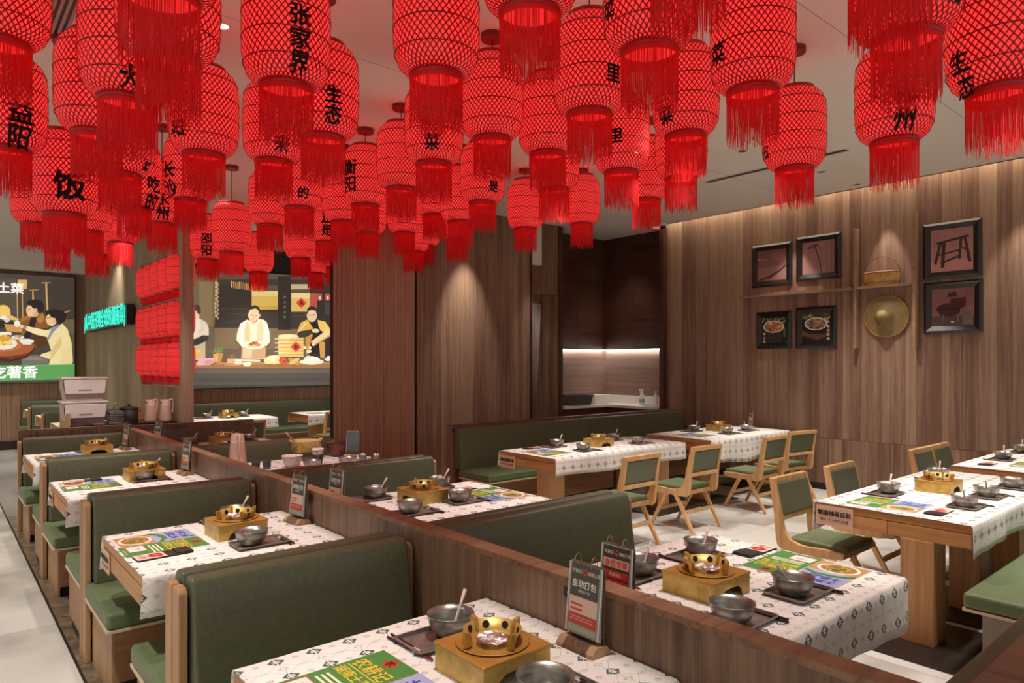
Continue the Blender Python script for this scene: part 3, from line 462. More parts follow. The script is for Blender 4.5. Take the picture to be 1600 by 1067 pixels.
# ------------------------------------------------------------------ pictures: backlit mural and dining poster
MURAL_POSTER = 0
def picture(data, name, label, x0, z0, y, W0, W1, H0, H1, bg, extra=None):
    t = empty(name, (x0, y, z0)); a = Art(); a.rect(bg, W0, H0, W1, H1)
    for o in data:
        if len(o) == 2: a.poly(o[0], [(o[1][i]/100, o[1][i+1]/100) for i in range(0, len(o[1]), 2)])
        else: a.ell(o[0], o[1]/100, o[2]/100, o[3]/100, o[4]/100, -o[5])
    if extra: extra(a)
    # shapes that run past the print's edge are trimmed to it
    v2 = []; f2 = []; c2 = []
    for f, c in zip(a.f, a.c):
        z = a.v[f[0]][2]; q = clip([a.v[i][:2] for i in f], W0, W1, H0, H1)
        if len(q) < 3: continue
        n = len(v2); v2 += [(p[0], p[1], z) for p in q]; f2.append(list(range(n, n+len(q)))); c2.append(c)
    a.v, a.f, a.c = v2, f2, c2
    a.build('print', M_ARTLIT, t, frame((0, -.032, 0), (1,0,0), (0,0,1)))
    box('light_box', M_BLACK, W0-.015, W1+.015, -.03, .035, H0-.015, H1+.015, t)
    return tag(t, label, 'sign', kind='thing')
picture(MURAL, 'lightbox_mural', 'large backlit mural of cooks preparing food above the long green bench', 3.4, 1.19, 13.05, -.75, 4.0, .02, 2.2, '4c433a')
def pex(a):
    a.text('ffffff', '湖南土菜', .63, 1.9, .215, .03); a.text('ffffff', '好吃著香', .78, .29, .25, .03)
picture(POSTER, 'lightbox_poster', 'backlit poster of people eating around a round table on far wall', .3, 1.2, 16.22, -1.6, 1.89, .08, 2.18, '4f463e', pex)
t = empty('neon_sign', (2.34, 0, 0)); box('sign_board', plain('sign_board', '06251f', .4), -.10, 0, 11.62, 15.4, 2.26, 2.57, t)
lettering('|从中国开到全球的湖南菜|', .335, M_NEON, t, frame((-.106, 13.5, 2.415), (0,-1,0), (0,0,1)), .03, sx=.94)
tag(t, 'green lit shop sign with Chinese lettering on the fluted wall', 'sign')
# ------------------------------------------------------------------ booths, tables, chairs
def rrect(x0, x1, z0, z1, r, n=4):
    out = []
    for cx, cz, a in ((x1-r, z1-r, 0), (x0+r, z1-r, 90), (x0+r, z0+r, 180), (x1-r, z0+r, 270)):
        out += [(cx+r*math.cos(R(a+90*i/n)), cz+r*math.sin(R(a+90*i/n))) for i in range(n+1)]
    return out
def bench(name, L, loc, rz, label, group, cat='bench', panels=True, ztop=.93, seatd=.72, base=None):
    t = empty(name, loc, rz)
    box('base', base or M_OAKX, .05, L-.02, -seatd+.09, -.1, .07, .355, t); box('toe_kick', M_BLACK, .07, L-.03, -seatd+.12, -.12, 0, .07, t)
    box('end_board', M_OAK, .035, .05, -seatd+.09, -.1, .0, .355, t)
    box('seat_board', plain('pale_edge', 'd8c3a4', .5) if 'pale_edge' not in bpy.data.materials else bpy.data.materials['pale_edge'], .0, L-.01, -seatd+.0, -.09, .355, .37, t)
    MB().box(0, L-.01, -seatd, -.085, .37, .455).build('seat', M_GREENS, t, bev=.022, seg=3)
    bk = MB(); x0, x1 = (.04, L-.035) if panels else (.0, L)
    prof = [(-.155, .45), (-.145, .60), (-.115, .80), (-.10, ztop-.03), (-.085, ztop-.006), (-.06, ztop), (-.02, ztop-.004), (-.003, ztop-.03), (-.003, .45)]
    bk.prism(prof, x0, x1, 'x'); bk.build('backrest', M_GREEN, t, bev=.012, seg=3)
    if panels:
        for x in (.0, L-.03):
            MB().prism([(-.084, 0), (-.002, 0), (-.002, .885), (-.012, .898), (-.066, .898), (-.084, .88)], x, x+.032, 'x').build('end_panel', M_OAK, t, bev=.006)
    return tag(t, label, cat, group)
YC = [2.63, 4.53, 6.45]
for i, y in enumerate(YC):
    g = 'green booth benches beside the aisle'
    bench('booth_bench', .95, (.65, y, 0), 0, f'green booth bench by the aisle, {ORD[i]} pair from camera, side facing the camera', g)
    bench('booth_bench', .95, (1.60, y+.004, 0), math.pi, f'green booth bench by the aisle, {ORD[i]} pair from camera, side facing away', g)
bench('booth_bench', .95, (.65, 8.40, 0), 0, 'green booth bench against the wooden end wall of the aisle row', 'green booth benches beside the aisle')
YM = [2.66, 4.68, 6.5]
for i, y in enumerate(YM):
    g = 'green booth benches behind the partition'
    bench('booth_bench', 1.42, (1.69, y, 0), 0, f'green booth bench behind the low partition, {ORD[i]} pair from camera, side facing the camera', g)
    bench('booth_bench', 1.42, (3.11, y+.004, 0), math.pi, f'green booth bench behind the low partition, {ORD[i]} pair from camera, side facing away', g)
bench('booth_bench', 1.3, (1.69, 8.40, 0), 0, 'green booth bench behind the partition against the rear wooden cap', 'green booth benches behind the partition')
pd = empty('back_pad', (1.69, .498, 0)); MB().prism([(0,.5),(.10,.5),(.085,.8),(.07,.93),(.03,.945),(0,.94)], 0, 2.45, 'x').build('cushion', M_GREEN, pd, bev=.012, seg=3); box('backing_board', M_OAKX, 0, 2.45, .0, .02, .3, .5, pd)
tag(pd, 'green back pad along the wood-capped partition nearest the camera', 'cushion')
b_ = bench('wall_bench', 2.2, (6.4, .50, 0), math.pi, 'green bench with tapered grey base beside the drawer table', 'benches along partitions', panels=False, base=plain('grey_base', '8d8379', .6))
bench('wall_bench', 2.14, (4.60, 6.44, 0), 0, 'long green bench on the partition, section behind the long table', 'benches along partitions', panels=False, seatd=.66)
bench('wall_bench', 2.10, (6.745, 6.44, 0), 0, 'long green bench on the partition, section below the kitchen niche', 'benches along partitions', panels=False, seatd=.66)
bench('wall_bench', 3.2, (2.9, 13.08, 0), 0, 'long green bench below the cook mural, section near the pillar', 'benches along partitions', panels=False)
bench('wall_bench', 2.4, (6.105, 13.08, 0), 0, 'long green bench below the cook mural, section near the wood wall', 'benches along partitions', panels=False)
for i, y in enumerate((12.5, 14.4)):
    bench('booth_bench', 1.05, (1.27, y, 0), 0, f'green booth bench under the dining poster, {ORD[i]} pair, side facing the camera', 'far benches under the poster')
    bench('booth_bench', 1.05, (2.32, y+.004, 0), math.pi, f'green booth bench under the dining poster, {ORD[i]} pair, side facing away', 'far benches under the poster')
bench('booth_bench', 1.05, (1.27, 16.24, 0), 0, 'green booth bench against the far wall under the dining poster', 'far benches under the poster')

def table(loc, lx, ly, z, legs, label, end=-1, group='oak hotpot tables', plate=True):
    """oak table, origin under its centre; drawers in the end that looks along end*x"""
    t = empty('dining_table', (loc[0], loc[1], 0)); hx, hy = lx/2, ly/2
    MB().box(-hx, hx, -hy, hy, z-.045, z).build('tabletop', M_TABLE, t, bev=.004)
    box('apron', M_TABLE, -hx+.012, hx-.012, -hy+.01, hy-.01, z-.133, z-.047, t)
    e = end*hx
    for s in (-1, 1):
        y0, y1 = (-hy+.004, -.002) if s < 0 else (.002, hy-.004)
        box('drawer', M_TABLE, min(e, e-end*.02), max(e, e-end*.02), y0, y1, z-.131, z-.05, t)
    for lxp in legs:
        p = (MB().box(lxp-.105, lxp+.105, -.255, -.075, .012, z-.133) if z < .77 else MB().box(lxp-.105, lxp+.105, -.17, .01, .012, z-.133)).build('leg', M_LEG, t, bev=.003)
        (MB().box(lxp-.38, lxp+.38, -.47, .2, 0, .012) if z < .77 else MB().box(lxp-.30, lxp+.30, -.30, .14, 0, .012)).build('base_plate', M_BASE, t)
    return tag(t, label, 'table', group)
def cloth(loc, lx, ly, z, label, hang=(.17, .17), seed=0):
    rnd = random.Random(seed); nx = max(8, int(lx/.06)); hx, hy = lx/2, ly/2
    prof = []; r = .018
    for k in range(5): prof.append((-hy-.003, z-hang[0]*(1-k/5)+.0))
    prof += [(-hy-.001, z-.006), (-hy+.006, z+.001)]
    for k in range(1, 10): prof.append((-hy+.006+(2*hy-.012)*k/10, z+.002))
    prof += [(hy-.006, z+.001), (hy+.001, z-.006)]
    for k in range(5): prof.append((hy+.003, z-hang[1]*(k+1)/5))
    arc = [0]
    for a, b in zip(prof, prof[1:]): arc.append(arc[-1]+math.dist(a, b))
    mid = arc[len(arc)//2]; vs = []; ph = rnd.uniform(0, 6); uvs = []
    for i in range(nx+1):
        x = -hx-.004+(lx+.008)*i/nx
        for (y, zz), a in zip(prof, arc):
            h = max(0, z-zz); sg = -1 if y < 0 else 1
            wv = h/.17*(.010*math.sin(x*9+ph)+.006*math.sin(x*23+ph*2)+.006)
            edge = .012*h/.17 if i in (0, nx) else 0
            dz = -.012*math.sin(x*5+ph)*h/.17
            top = .0007*math.sin(x*31+y*17+ph) if h == 0 else 0
            vs.append((x+(-edge if i == 0 else edge), y+sg*max(wv, -.002), zz+dz+top)); uvs.append((x+loc[0], a-mid))
    n = len(prof); fs = [(i*n+k, (i+1)*n+k, (i+1)*n+k+1, i*n+k+1) for i in range(nx) for k in range(n-1)]
    me = bpy.data.meshes.new('tablecloth'); me.from_pydata(vs, [], fs); me.materials.append(M_CLOTH)
    ul = me.uv_layers.new(name='UVMap')
    for l in me.loops: ul.data[l.index].uv = uvs[l.vertex_index]
    me.polygons.foreach_set('use_smooth', [True]*len(fs))
    o = mobj('tablecloth', me, None, (loc[0], loc[1], 0)); s = o.modifiers.new('thick', 'SOLIDIFY'); s.thickness = .0025; s.offset = 1
    return tag(o, label, 'tablecloth', 'patterned white tablecloths')
# centre x, centre y, length x, width y, top z, legs, phrase
TB = dict(
 T1=(1.135,1.60,.93,.88,.79,[.1],'first aisle table'), T2=(1.135,3.59,.93,.88,.79,[.1],'second aisle table'),
 T3=(1.135,5.66,.93,.88,.79,[.1],'third aisle table'), T4=(1.135,7.57,.93,.9,.79,[.1],'fourth aisle table'),
 M1=(2.385,1.585,1.385,.98,.79,[0],'first table behind partition'), M2=(2.385,3.64,1.385,.94,.79,[0],'second table behind partition'),
 M3=(2.385,5.66,1.385,.94,.79,[0],'third table behind partition'), M4=(2.33,7.55,1.27,.9,.79,[0],'fourth table behind partition'),
 A=(5.55,5.09,2.06,.84,.76,[-.85,.85],'long bench-side table'), B=(7.9,5.06,1.84,.95,.76,[-.7,.7],'table touching plank wall'),
 R=(5.52,1.695,2.1,.9,.76,[-.95,-.1,.85],'table with drawer notice'), R2=(7.85,1.66,1.8,.88,.76,[-.75,.75],'last table at frame edge'),
 P=(3.65,11.65,1.5,.85,.76,[-.5,.5],'mural table by the pillar'), Q=(5.75,11.66,1.6,.85,.76,[-.55,.55],'mural table by the wood wall'),
 F1=(1.8,11.55,.95,.85,.79,[.1],'near table under the dining poster'), F2=(1.8,13.45,.95,.85,.79,[.1],'middle table under the dining poster'), F3=(1.8,15.33,.95,.85,.79,[.1],'rear table under the dining poster'))
for k, (x, y, lx, ly, z, legs, ph) in TB.items():
    table((x, y), lx, ly, z, legs, ('oak ' + ph if not ph.startswith(('first','second','third','fourth')) else 'oak '+ph)+' with drawers under its top', end=1 if k[0] == 'M' else -1)
    cloth((x, y), lx, ly, z, 'white green-patterned cloth draped over the '+ph, (.29, .2) if k == 'B' else (.16, .16) if k[0] in 'T' else (.2, .17) if k == 'M1' else (.17, .17), seed=hash(k[0])*0+ord(k[0])+ord(k[-1]))
# drawer notices
def notice(x, y, z, label, s=1.0):
    t = empty('drawer_notice', (x, y, z)); W, H = .118*s, .064*s
    box('card', plain('notice_card', 'dbb79d', .5) if 'notice_card' not in bpy.data.materials else bpy.data.materials['notice_card'], -.004, 0, -W, W, -H, H, t)
    lettering('侧面抽屉自取', .036*s, M_INK, t, frame((-.0055, 0, .018*s), (0,-1,0), (0,0,1)), .035)
    lettering('筷子 | 勺 | 纸巾 | 牙签', .019*s, M_INK, t, frame((-.0055, 0, -.028*s), (0,-1,0), (0,0,1)), .02)
    return tag(t, label, 'notice', 'drawer notices on table ends')
notice(4.47-.004, 2.015, .684, 'pink paper notice on the drawer end of the table beside the chairs')
notice(4.52-.004, 5.38, .66, 'pale notice on the drawer end of the long table by the bench')
notice(.67-.004, 3.93, .69, 'pale notice on drawer end of the second aisle table', .8); notice(.67-.004, 5.98, .69, 'pale notice on drawer end of the third aisle table', .8)

def make_chair():
    t = empty('dining_chair', (0,0,0)); W = .235
    # L shaped side frame with a rounded notch, in the y-z plane (front = +y)
    out = [(.235, .375), (.235, .41), (.10, .415), (-.02, .408), (-.075, .412), (-.135, .43), (-.175, .47), (-.192, .52), (-.205, .60), (-.262, .85), (-.302, .85), (-.262, .60), (-.247, .42), (-.235, .375), (-.20, .352), (.12, .352)]
    for s in (-1, 1):
        MB().prism(out, s*W-.017, s*W+.017, 'x').build('side_frame', M_CHAIR, t, bev=.005)
    MB().box(-W+.0, W-.0, -.302, -.262, .808, .852).build('top_rail', M_CHAIR, t, bev=.006)
    MB().box(-W, W, -.262, -.212, .552, .588).build('lower_rail', M_CHAIR, t, bev=.005); MB().box(-W, W, .18, .215, .36, .40).build('front_rail', M_CHAIR, t, bev=.004)
    MB().box(-W, W, -.19, -.16, .36, .40).build('back_rail', M_CHAIR, t, bev=.004)
    M = Matrix.Translation((0, -.25, .70)) @ Matrix.Rotation(R(12.5), 4, 'X')
    MB().box(-W+.014, W-.014, -.018, .03, -.115, .112, M=M).build('backrest', M_GREEN, t, bev=.012, seg=3)
    st = MB().box(-W+.02, W-.02, -.17, .235, .395, .445).build('seat', M_GREENS, t, bev=.02, seg=3)
    for s in (-1, 1):
        for y0, y1 in ((.03, .235), (-.07, -.285)):
            d = .045; x = s*W
            MB().add([(x-.017,y0-d/2,.37),(x+.017,y0-d/2,.37),(x+.017,y0+d/2,.37),(x-.017,y0+d/2,.37),(x-.015,y1-.016,0),(x+.015,y1-.016,0),(x+.015,y1+.016,0),(x-.015,y1+.016,0)],
                [(0,1,2,3),(7,6,5,4),(0,4,5,1),(1,5,6,2),(2,6,7,3),(3,7,4,0)]).build('leg', M_CHAIR, t, bev=.004)
    for y in (-.18, .135): MB().box(-W, W, y-.012, y+.012, .17, .205).build('stretcher', M_CHAIR, t, bev=.003)
    return t
ch = make_chair(); GC = 'oak chairs with green pads'
spots = [(4.88,4.2,0,'oak chair with green back at near end of the long table'), (5.92,4.22,0,'oak chair with green back at far end of the long table'),
 (7.28,4.22,0,'oak chair with green back tucked under the wall table'), (8.12,4.3,-.18,'turned oak chair with green back closest to the plank wall'),
 (4.86,2.25,math.pi,'oak chair facing the drawer notice, green seat half in shadow'), (5.70,2.25,math.pi,'oak chair beyond the seat in shadow, at table with drawer notice'),
 (7.33,2.2,math.pi,'oak chair at the last table, nearer of the touching pair'), (7.84,2.2,math.pi,'oak chair at the last table, farther of the touching pair'),
 (3.45,10.15,0,'oak chair drawn to the mural table near the pillar'), (5.25,10.95,0,'oak chair at the mural table beside the wood wall'), (5.25,.78+.75,0,None)]
first = True
for x, y, rz, lb in spots[:-1]:
    if first: ch.location = (x, y, 0); ch.rotation_euler = (0,0,rz); tag(ch, lb, 'chair', GC); first = False
    else: dup(ch, (x, y, 0), rz, lb)

# ------------------------------------------------------------------ tableware
def make_stove():
    t = empty('table_stove', (0,0,0)); X, Y, H = .122, .115, .074
    arch = [(-X,0),(-.075,0),(-.066,.026),(-.045,.04),(0,.043),(.045,.04),(.066,.026),(.075,0),(X,0),(X,H),(-X,H)]
    for y0, y1 in ((-Y,-Y+.006),(Y-.006,Y)): MB().prism(arch, y0, y1, 'y').build('arched_side', M_GOLD, t)
    for x0, x1 in ((-X,-X+.006),(X-.006,X)): box('side', M_GOLD, x0, x1, -Y+.006, Y-.006, 0, H, t)
    MB().box(-X-.004, X+.004, -Y-.004, Y+.004, H-.004, H+.008).build('top_plate', M_GOLDT, t, bev=.003)
    z = H+.008
    MB().lathe([(.0,.0015),(.098,.0015),(.108,.004),(.106,.0055),(.098,.003),(.0,.003)], 36, (0,0,z)).build('rim', M_GOLDT, t, smooth=True)
    # burner ring: a flared collar, low on the side where the fuel cup is filled
    prof = [(.066,.001),(.077,.005),(.086,.040),(.083,.041),(.073,.007),(.064,.002)]; rg = MB(); A = [-82+i*6.4 for i in range(41)]
    rg.add([(r*math.cos(R(a)), r*math.sin(R(a)), z+zz) for a in A for r, zz in prof], [(k*6+q, (k+1)*6+q, (k+1)*6+q+1, k*6+q+1) for k in range(40) for q in range(5)]+[(5,4,3,2,1,0), tuple(240+q for q in range(6))])
    ring = rg.build('burner_ring', M_GOLD, t, smooth=True)
    hm = MB().lathe([(.0,0),(.0115,0)], 14).mesh('vent_hole', M_BLACK)
    for d in (-62, -24, 22, 66, 110, 152):
        a = R(d); c, s = math.cos(a), math.sin(a)
        for r, sg in ((.0832, 1), (.0768, -1)):
            mobj('vent_hole', hm, ring, (c*r, s*r, z+.023), Vector((c*sg, s*sg, -.27*sg)).to_track_quat('Z', 'Y').to_euler())
    for i in range(4):
        a = R(90*i-2); M = Matrix.Rotation(a, 4, 'Z')
        vs = [M @ Vector(v) for v in [(.070,-.005,z+.012),(.095,-.006,z+.004),(.101,-.007,z+.052),(.081,-.007,z+.046),(.070,.005,z+.012),(.095,.006,z+.004),(.101,.007,z+.052),(.081,.007,z+.046)]]
        MB().add(vs, [(0,1,2,3),(7,6,5,4),(0,4,5,1),(1,5,6,2),(2,6,7,3),(3,7,4,0)]).build('prong', M_GOLDT, t, bev=.001, seg=1)
    f = MB(); n = 24; rr = [0,.012,.025,.037,.047]
    rnd = random.Random(4); f.v = [(0,0,z+.012)]
    for r in rr[1:]:
        for k in range(n): f.v.append((r*math.cos(2*math.pi*k/n), r*math.sin(2*math.pi*k/n), z+.014+r*.1+rnd.uniform(-.004,.004)))
    f.f = [(0,1+k,1+(k+1)%n) for k in range(n)]+[(1+i*n+k,1+(i+1)*n+k,1+(i+1)*n+(k+1)%n,1+i*n+(k+1)%n) for i in range(3) for k in range(n)]; f.mi = [0]*len(f.f)
    f.build('foil_cup', M_FOIL, t, loc=(-.012,-.014,0))
    return t
def make_bowl():
    return MB().lathe([(0,.004),(.036,.004),(.038,0),(.044,0),(.046,.006),(.062,.022),(.072,.046),(.076,.072),(.0775,.0725),(.0785,.070),(.0745,.0715),(.070,.046),(.060,.024),(.044,.010),(.0,.008)], 32).build('soup_bowl', M_STEEL, smooth=True)
def make_tray():
    t = empty('serving_tray', (0,0,0))
    base = rrect(-.13,.13,-.088,.088,.02); inner = rrect(-.122,.122,-.08,.08,.016); lo = rrect(-.118,.118,-.076,.076,.014); n = len(base)
    mb = MB(); mb.add([(x,y,.0) for x,y in lo]+[(x,y,.014) for x,y in base]+[(x,y,.016) for x,y in inner]+[(x,y,.004) for x,y in lo],
        [tuple(range(n-1,-1,-1))]+[(i,(i+1)%n,n+(i+1)%n,n+i) for i in range(n)]+[(n+i,n+(i+1)%n,2*n+(i+1)%n,2*n+i) for i in range(n)]+[(2*n+i,2*n+(i+1)%n,3*n+(i+1)%n,3*n+i) for i in range(n)]+[tuple(3*n+i for i in range(n))])
    mb.build('tray', M_STEELD, t, smooth=False); MB().lathe([(0,.0045),(.05,.0045),(.052,.0055),(.054,.0045)], 28, (-.04,0,0)).build('bowl_ring', M_STEELD, t, smooth=True)
    return t
def make_spoon():
    mb = MB(); mb.tube([(.0,0,.0),(.02,0,.02),(.05,0,.058),(.082,0,.098)], [.006,.0045,.0045,.007], 8)
    n = 12; mb.v += [(-.012+.020*math.cos(2*math.pi*k/n), .014*math.sin(2*math.pi*k/n), .004*math.cos(2*math.pi*k/n)) for k in range(n)]+[(-.014,0,-.006)]
    b = len(mb.v)-n-1; mb.f += [(b+k, b+(k+1)%n, b+n) for k in range(n)]; mb.mi += [0]*n
    return mb.build('soup_spoon', plain('pale_spoon', 'd9c4bb', .35), smooth=True)
def make_chop():
    t = empty('chopstick', (0,0,0))
    MB().tube([(0,-.12,0),(0,.02,0)], [.0042,.0038], 6).build('handle', M_CHOP, t); MB().tube([(0,.02,0),(0,.055,0)], [.0038,.0036], 6).build('band', plain('band_pale', 'cfc2b8', .4), t)
    MB().tube([(0,.055,0),(0,.12,0)], [.0036,.0024], 6).build('tip', plain('red_tip', '6d1d1c', .4), t); return t
S_, BO, TR, SP, CH = make_stove(), make_bowl(), make_tray(), make_spoon(), make_chop()
used = set()
def put(proto, loc, rz, label, cat, group):
    if proto.name not in used: used.add(proto.name); o = proto; o.location = loc; o.rotation_euler = (0,0,rz)
    elif proto.children: o = dup(proto, loc, rz)
    else: o = proto.copy(); C.objects.link(o); o.location = loc; o.rotation_euler = (0,0,rz)
    return tag(o, label, cat, group)
def setting(k, x, y, back, where, tray=True, spoon=True, chop=True, rz=0, sa=None):
    z = TB[k][4]+.0045; ph = TB[k][6]; a = (math.pi if back else 0)+rz; c, s = math.cos(a), math.sin(a)
    W = lambda u, v: (x+c*u-s*v, y+s*u+c*v)
    if tray:
        tx, ty = W(.04, 0); put(TR, (tx, ty, z), a, f'steel tray {where}, {ph}', 'tray', 'steel serving trays')
        if chop:
            for n, dx in enumerate((.148, .162)):
                qx, qy = W(dx, -.005+n*.012); o = put(CH, (qx, qy, z+.0205 if False else z+.006), a+.06*n, f'{"inner" if n == 0 else "outer"} chopstick on tray {where}, {ph}', 'chopstick', 'dark chopsticks')
    zb = z+(.005 if tray else 0)
    put(BO, (x, y, zb), a, f'brushed steel bowl {where}, {ph}', 'bowl', 'steel soup bowls')
    if spoon: put(SP, (x+.01, y, zb+.022), sa if sa is not None else R(10), f'pale soup spoon in bowl {where}, {ph}', 'spoon', 'soup spoons')
N_, F_ = 'on near side of the stove', 'beyond the stove'
setting('T1', 1.29, 1.825, True, F_, sa=R(25)); setting('T1', 1.225, 1.305, False, N_, spoon=False)
setting('T2', 1.30, 3.93, True, F_, sa=R(25)); setting('T2', 1.185, 3.35, False, N_, spoon=False)
setting('T3', 1.215, 5.70, False, N_, spoon=False); setting('T3', 1.30, 5.96, True, F_); setting('T4', 1.25, 7.88, True, F_)
setting('M1', 2.265, 1.83, True, 'by the menu stand'); setting('M1', 2.70, 1.83, True, F_); setting('M1', 2.51, 1.29, False, 'beside the lilac menu', spoon=True, sa=R(160)); setting('M1', 2.08, 1.285, False, 'close to the partition', spoon=False)
setting('M2', 2.21, 3.97, True, 'close to the partition'); setting('M2', 2.745, 4.02, True, F_); setting('M2', 2.56, 3.52, False, 'beside the lilac menu', spoon=False); setting('M2', 2.14, 3.44, False, 'half hidden by the partition', spoon=False)
setting('M4', 2.1, 7.82, True, 'close to the partition'); setting('M4', 2.72, 7.78, True, F_)
setting('A', 5.18, 5.33, True, 'behind the menu'); setting('A', 6.10, 5.33, True, F_); setting('A', 5.14, 4.9, False, 'beside the menu', spoon=False); setting('A', 6.05, 4.93, False, N_, spoon=False)
setting('B', 7.72, 5.33, True, F_); setting('B', 7.75, 4.86, False, N_, spoon=False); setting('B', 8.3, 4.92, False, 'by the plank wall', sa=R(190))
setting('R', 5.11, 1.93, True, 'behind the green menu page'); setting('R', 6.09, 1.93, True, F_); setting('R', 4.98, 1.43, False, 'nearest the drawer end', sa=R(190)); setting('R', 5.47, 1.44, False, N_, sa=R(190)); setting('R', 6.0, 1.42, False, 'at the frame edge', spoon=False)
setting('R2', 7.72, 1.9, True, 'at the drawer end'); setting('R2', 8.45, 1.92, True, 'at the wall end')
setting('P', 3.42, 11.72, True, 'near the pillar'); setting('P', 4.0, 11.7, True, 'toward the wood wall')
for k, x, y, rz in (('T1',1.24,1.545,0),('T2',1.205,3.63,0),('T3',1.235,5.79,0),('T4',1.23,7.72,0),('M1',2.30,1.535,0),('M2',2.41,3.72,R(90)),('M4',2.42,7.68,0),('A',5.58,5.09,0),('B',8.05,5.18,0),('R',5.5,1.74,0),('P',3.72,11.6,0)):
    put(S_, (x, y, TB[k][4]+.0045), rz, 'square gilded tabletop stove on the '+TB[k][6], 'stove', 'gilded hotpot stoves')

def menu_art():
    """the two pages, each .2 wide and .36 tall, upright for their reader"""
    g = Art(); g.dz = .00003; g.rect('4f8a45', -.1, -.18, .1, .18)
    g.rect('c9564a', -.088, -.155, .02, -.075); g.rect('efe3e0', -.084, -.151, .016, -.079); g.rect('c9a9b6', -.07, -.12, .0, -.117); g.text('7a5a66', '农家菜', -.034, -.105, .016, .01)
    for i in range(3): g.rect('f0e9d0', -.07, -.06+.017*i, .075, -.052+.017*i)
    g.text('f4efdf', '一方水土一方菜', .0, -.168, .013, .01)
    g.text('ecc94c', '湖南土菜', .0, .022, .044, .02); g.rect('ecc94c', -.085, .05, .085, .054); g.text('ecc94c', '农耕记', .0, .085, .058, .022); mark(g, .0, .145, .03)
    l = Art(); l.dz = .00003; l.rect('a9b0dd', -.1, -.18, .1, .18); l.rect('c58f5a', -.1, -.18, .1, -.01); l.rect('ddd6c8', -.1, -.18, .1, -.165); l.ell('efece4', 0, -.085, .088, .075); l.ell('a9763f', 0, -.085, .074, .062)
    rnd = random.Random(2)
    for i in range(46):
        a, r = rnd.uniform(0, 6.28), rnd.uniform(0, .056)
        l.ell(rnd.choice(['7d9a3e','c9a15a','8a4f2c','d8c07a','5f7f35']), r*math.cos(a), -.085+.85*r*math.sin(a), .012, .005, rnd.uniform(0, 180), 6)
    l.poly('4f8a45', [(-.1,-.02),(-.04,.02),(.04,.03),(.1,.0),(.1,.02),(.04,.055),(-.04,.045),(-.1,.01)])
    for i in range(2): l.text('3a55a8', '土菜上新', .0, .135-.05*i, .04, .02)
    l.rect('5670b8', -.07, .065, .05, .07); mark(l, .078, .16, .012)
    return g, l
def menu(k, x, y, green, up, label):
    """green: side (+1 = +y) of the green page; up: way the top of the text points along x"""
    t = empty('folded_menu', (x, y, TB[k][4]+.0045)); mt = bpy.data.materials.get('menu_paper') or plain('menu_paper', 'e8e4da', .5)
    for s in (-1, 1): MB().box(-.18,.18,min(s*.003,s*.205),max(s*.003,s*.205),0,.003).build('page', mt, t)
    for a, s, nm in zip(menu_art(), (green, -green), ('green_print', 'lilac_print')):
        a.build(nm, M_PRINT, t, frame((0, s*.1035, .0034), (0,-up,0), (up,0,0)))
    return tag(t, label, 'menu', 'folded paper menus')
menu('T2', .855, 3.70, -1, 1, 'menu with green near page on the second aisle table'); menu('T1', .885, 1.66, 1, 1, 'menu half out of frame on the first aisle table')
menu('M1', 2.885, 1.425, 1, -1, 'green and lilac menu on the first table behind the partition'); menu('M2', 2.875, 3.58, 1, -1, 'menu on the second table behind the partition')
menu('T3', .87, 5.76, -1, 1, 'menu on third aisle table beside the bench end'); menu('R', 4.73, 1.78, 1, 1, 'menu above the drawer notice on chair-side table')
menu('A', 4.76, 5.07, -1, 1, 'menu at the drawer end of the long table by the bench'); menu('B', 7.3, 5.05, -1, 1, 'menu on the table touching the plank wall'); menu('Q', 5.25, 11.6, -1, 1, 'menu on mural table beside the wood wall'); menu('T4', .9, 7.6, -1, 1, 'menu on fourth aisle table')
menu('R2', 7.45, 1.55, 1, 1, 'menu on the last table at the frame edge')
def napkin(k, x, y, rz, label):
    t = empty('napkin_pack', (x, y, TB[k][4]+.0045), rz)
    MB().prism(rrect(-.12,.12,-.048,.048,.006), 0, .008, 'z').build('pouch', M_PAPERB, t); MB().box(.05,.118,-.046,.046,.0082,.014).build('fold', M_PAPERB, t, bev=.002)
    a = Art(); a.dz = .00003; a.rect('e6cdbf', -.118, -.046, .005, .046); a.poly('b5342c', [(-.05,-.03),(-.02,-.038),(.0,-.01),(-.01,.03),(-.045,.036),(-.07,.0)]); a.text('b5342c', '纸巾', -.088, .0, .03, .03, 90); a.rect('d98c80', -.045, -.006, -.015, .004)
    a.build('printed_label', M_PRINT, t, Matrix.Translation((0,0,.0085))); return tag(t, label, 'napkins', 'black napkin packs')
napkin('T2', .815, 3.445, .06, 'black and red napkin pack on second aisle table'); napkin('M1', 2.955, 1.705, math.pi, 'black and red napkin pack behind the green menu page')
napkin('R', 4.70, 1.485, math.pi, 'black and red napkin pack near the drawer end'); napkin('M2', 2.80, 3.86, math.pi, 'napkin pack on the second table behind the partition')
napkin('A', 4.88, 5.38, math.pi, 'napkin pack on the long table by the bench'); napkin('R2', 7.25, 1.90, math.pi, 'napkin pack on the last table at frame edge'); napkin('T3', .86, 5.95, 0, 'napkin pack on the third aisle table')
